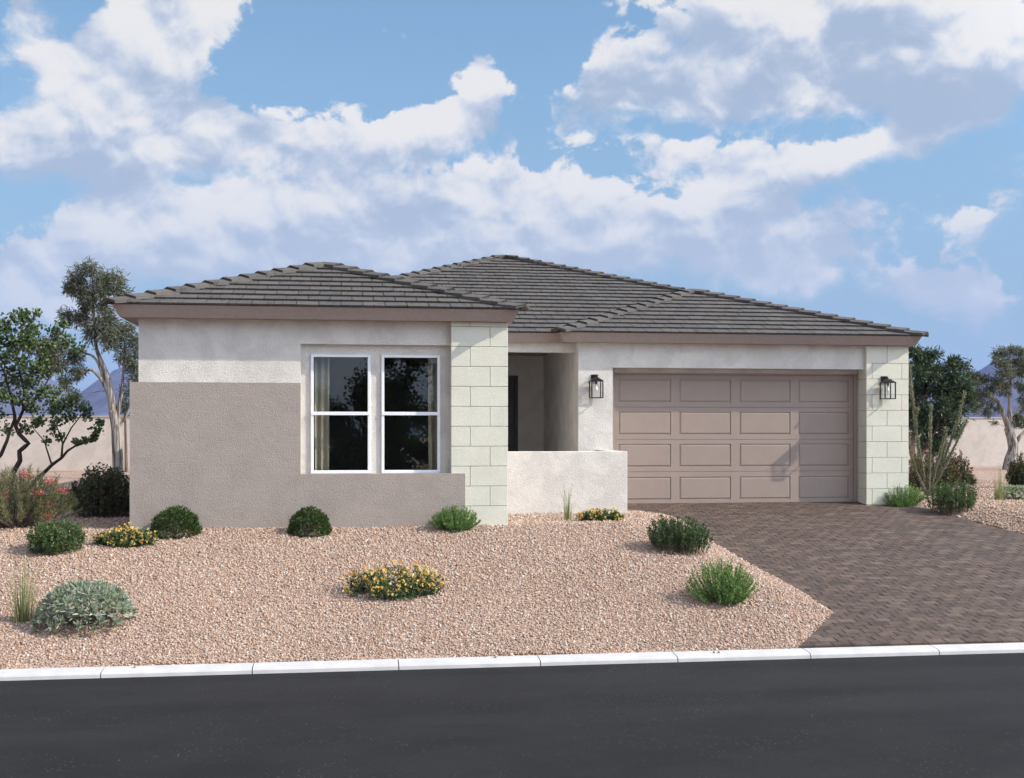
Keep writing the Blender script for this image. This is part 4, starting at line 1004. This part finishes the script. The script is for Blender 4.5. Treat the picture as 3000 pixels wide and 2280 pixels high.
tree('laurel_tree', 'dense dark green tree right of the garage corner', 'tree', None, (260, 1150), 32.0,
     [([(215, 1120), (205, 1000), (220, 880), (250, 760), (260, 560)], .09, .03), ([(250, 1140), (290, 1050), (345, 940), (400, 860), (450, 700), (480, 480)], .08, .02), ([(205, 1010), (160, 900), (120, 760)], .07, .03), ([(400, 860), (520, 760), (620, 640)], .05, .02), ([(260, 700), (330, 520), (340, 330)], .05, .015)],
     [(200, 230, 40), (220, 215, 42), (250, 300, 56), (340, 265, 48), (385, 250, 34), (230, 420, 66), (330, 400, 66), (420, 400, 62), (500, 330, 40), (530, 300, 34), (570, 350, 42), (630, 345, 34), (640, 450, 42), (540, 450, 64), (450, 530, 72), (340, 540, 72), (240, 560, 66), (220, 700, 66), (320, 700, 72), (430, 680, 72), (550, 620, 64), (640, 600, 48), (690, 640, 34), (600, 715, 48), (480, 780, 64), (380, 820, 72), (280, 820, 64), (210, 860, 44), (500, 880, 48), (440, 950, 50), (350, 950, 50), (560, 830, 40), (410, 1010, 42), (580, 900, 26), (390, 1040, 34), (300, 980, 44), (150, 400, 60), (140, 600, 70), (150, 800, 60), (660, 540, 40), (610, 530, 50)],
     z5, .3571, 'bark_brown', ('lance', .14, .036, 11000, .1), [(.030, .050, .025), (.042, .068, .033), (.020, .035, .018), (.085, .11, .065)], sig=.42)
# dark tree peeping out behind the eucalyptus trunk
tree('evergreen_tree', 'dark evergreen seen behind the eucalyptus trunk beside the house wall', 'tree', None, (655, 1120), 39.0, [([(655, 1120), (652, 980), (648, 800)], .06, .03)],
     [(640, 760, 40), (660, 720, 36), (650, 800, 34), (690, 760, 44), (700, 820, 40), (630, 700, 26), (690, 690, 40)], z4, .5654, 'bark_brown', ('lance', .10, .028, 2600, .1), [(.030, .055, .024), (.04, .07, .03)])
# shrubs of the front yard
clipped_ball(515, 1572, 140, 74, 'clipped dark green ball shrub beside yellow lantana at the taupe wall')
clipped_ball(907, 1571, 119, 74, 'lone clipped dark green ball shrub under the left window')
mound(164, 1623, 175, 90, 'dense green mound shrub between silver plant and yellow lantana', n=170)
mound(1992, 1618, 205, 96, 'dark green leafy shrub beside the driveway edge', n=170, pal=((.034, .060, .022), (.048, .080, .028), (.07, .105, .038)))
mound(2790, 1502, 168, 84, 'rounded dark green shrub right of the garage pillar', n=170, pal=((.040, .072, .022), (.058, .10, .030), (.09, .13, .045)))
rosemary(1332, 1560, 160, 72, 'feathery green bush at the foot of the left block pillar')
rosemary(2116, 1771, 228, 124, 'large feathery bright green bush on the gravel nearest the driveway', n=210, dots=110)
rosemary(2640, 1492, 150, 66, 'feathery green bush at the foot of the garage pillar', n=230)
lantana(368, 1601, 190, 62, 'yellow lantana beside the clipped ball shrub at the house corner', nf=130)
lantana(1155, 1746, 320, 100, 'wide yellow-orange lantana alone in the middle of the gravel', nf=170)
lantana(1758, 1531, 150, 42, 'small yellow lantana at the foot of the courtyard wall', nf=90)
grass_tuft(66, 1828, 105, 214, 'tall dry green grass tuft at the left edge near silver plant', n=110, plumes=3)
grass_tuft(1664, 1528, 52, 108, 'thin grass tuft against the courtyard wall', n=46, plumes=2)
grass_tuft(2930, 1470, 56, 118, 'thin grass tuft on gravel near the right edge', n=60, pal=((.24, .24, .10), (.19, .20, .085), (.30, .27, .14)), plumes=2)
silver_mat(248, 1843, 292, 140, 'silvery grey-green rosette mound in the front left gravel', n=72)
silver_mat(2975, 1474, 130, 46, 'small silvery rosette mound at the right edge', n=40)
grevillea(50, 1549, 370, 176, 'wispy olive shrub with red flowers at the left edge')
mound(304, 1520, 225, 156, 'dense dark shrub with reddish leaf tips beside the taupe corner', n=240, pal=((.060, .095, .040), (.078, .115, .048), (.13, .072, .055), (.045, .072, .03), (.16, .10, .08)), lf=.05, lw=.03, per=36, name='dark_red_green_shrub', group=None)
RT = ((.040, .065, .022), (.055, .085, .03), (.030, .05, .018), (.10, .06, .035))
RFL = [(.20, .085, .06), (.25, .13, .09), (.16, .07, .05)]
mound(2725, 1462, 190, 125, 'red-tipped leafy shrub behind the ocotillo wands', n=230, pal=RT, lf=.05, lw=.022, per=34, name='red_tipped_shrub', group='red-tipped shrubs', fl=(260, RFL, .040), dp=1.9)
mound(2800, 1440, 100, 110, 'red-tipped shrub under the dark tree, right of the ocotillo', n=130, pal=RT, lf=.055, lw=.022, per=30, name='red_tipped_shrub', group='red-tipped shrubs', fl=(110, RFL, .040), dp=1.2)
mound(3000, 1436, 110, 106, 'red-tipped shrub cut off by the right edge under eucalyptus', n=200, pal=RT, lf=.055, lw=.022, per=34, name='red_tipped_shrub', group='red-tipped shrubs', fl=(120, RFL, .036))
mound(2842, 1428, 44, 38, 'small sparse reddish plant on the gravel near the garden wall', n=40, pal=RT, lf=.06, lw=.018, per=12, name='sparse_plant', group=None)
# ocotillo
bp = at(*z5(325, 1405), 24.2); bp.z = G(bp.x, bp.y); oc = thing('ocotillo', bp, 'ocotillo with tall spiny upright wands beside the garage pillar', 'desert plant')
for pts in ([(300, 1345), (262, 1100), (235, 850), (205, 600), (188, 450), (180, 335)], [(305, 1370), (240, 1215), (195, 1080), (172, 960)], [(330, 1350), (348, 1100), (352, 850), (360, 655)], [(340, 1360), (395, 1200), (450, 1000), (486, 850)],
            [(345, 1355), (430, 1180), (520, 960), (592, 740), (635, 555)], [(350, 1370), (430, 1240), (520, 1070), (600, 900), (656, 780)], [(318, 1360), (290, 1180), (262, 1040), (245, 930)], [(335, 1360), (372, 1230), (440, 1120), (480, 960)], [(235, 840), (225, 760), (250, 690)]):
    yo = random.uniform(-.25, .25); W = [Vector((0, 0, 0)) if i == 0 and pts[0][1] > 1300 else at(*z5(*q_), 24.2+yo*i/len(pts))-bp for i, q_ in enumerate(pts)]
    if pts[0][1] > 1300: W[0] = Vector((random.uniform(-.06, .06), random.uniform(-.06, .06), 0.0))
    sp_path = smooth_path(W, 6); m_ = len(sp_path); v, f = tube(sp_path, [.030-.016*i/(m_-1) for i in range(m_)], 6)
    wand = py_obj('wand', v, f, M['stem'], oc, None, True); L = Leaves(); A = np.array([tuple(x) for x in sp_path]); nl = int(26*m_)
    ti = RNG.uniform(0.8, m_-1.01, nl); i0 = ti.astype(int); fr = (ti-i0)[:, None]; P = A[i0]*(1-fr)+A[i0+1]*fr; rd = unit(RNG.normal(size=(nl, 3)))
    L.add(P+rd*.02, rd+np.array([0, 0, .5]), RNG.uniform(.025, .05, nl), .013, pal_cols(nl, [(.15, .165, .11), (.20, .21, .155), (.10, .115, .075), (.30, .30, .25)], .2)); L.build('wand_leaves', M['leaf'], wand, bp, False)
# street trees across the road, seen mirrored in the front windows
def street_tree(x, y, h, r, lowz, label, n=26):
    t_ = thing('street_tree', (x, y, -1.0), label, 'tree', 'trees across the road'); v, f = tube([Vector((0, 0, 0)), Vector((.05, 0, h*.3)), Vector((-.05, .05, h*.65))], [.14, .11, .05], 8); py_obj('trunk', v, f, M['bark_brown'], t_, None, True)
    L = Leaves()
    for i in range(n):
        a = random.uniform(0, 6.28); zz = random.uniform(lowz, h); q_ = (zz-lowz)/(h-lowz); rr = r*math.sqrt(random.uniform(.05, 1))*(.55+.9*math.sin(math.pi*min(1, .12+q_*.86)))*.75
        c = np.array([math.cos(a)*rr, math.sin(a)*rr, zz]); R_ = random.uniform(.35, .62); m_ = 420; off = RNG.normal(0, R_*.5, (m_, 3))
        L.add(c+off, RNG.normal(size=(m_, 3)), .12, .09, pal_cols(m_, [(.05, .085, .02), (.07, .11, .026), (.035, .06, .015)], .2))
    L.build('crown', M['leaf'], t_, (x, y, 0), False)
street_tree(3.3, -8, 7.4, 2.4, .3, 'large leafy street tree mirrored in the right front window', 70)
street_tree(.9, -8.6, 4.3, 1.0, .4, 'leafy street tree mirrored between the two front windows', 34)
street_tree(-.9, -7.5, 3.6, 1.1, .2, 'low leafy street tree mirrored in the left front window', 30)
street_tree(-2.9, -8.5, 4.6, 1.0, .3, 'slim leafy street tree mirrored at the left window edge', 22)

# ------------------------------------------------------------------ the air between here and the hills
hz = MB().box(-3500, 3500, -320, 3560, -5, 190)
m, t, b = mat('haze_air'); t.n.remove(b)
pv = t.node('ShaderNodeVolumePrincipled'); pv.inputs['Color'].default_value = (.40, .54, 1.0, 1); pv.inputs['Density'].default_value = 1.3e-4; pv.inputs['Anisotropy'].default_value = 0.0
t.l.new(pv.outputs[0], t.n['Material Output'].inputs['Volume'])
o = hz.build('haze', m); tag(o, kind='stuff')
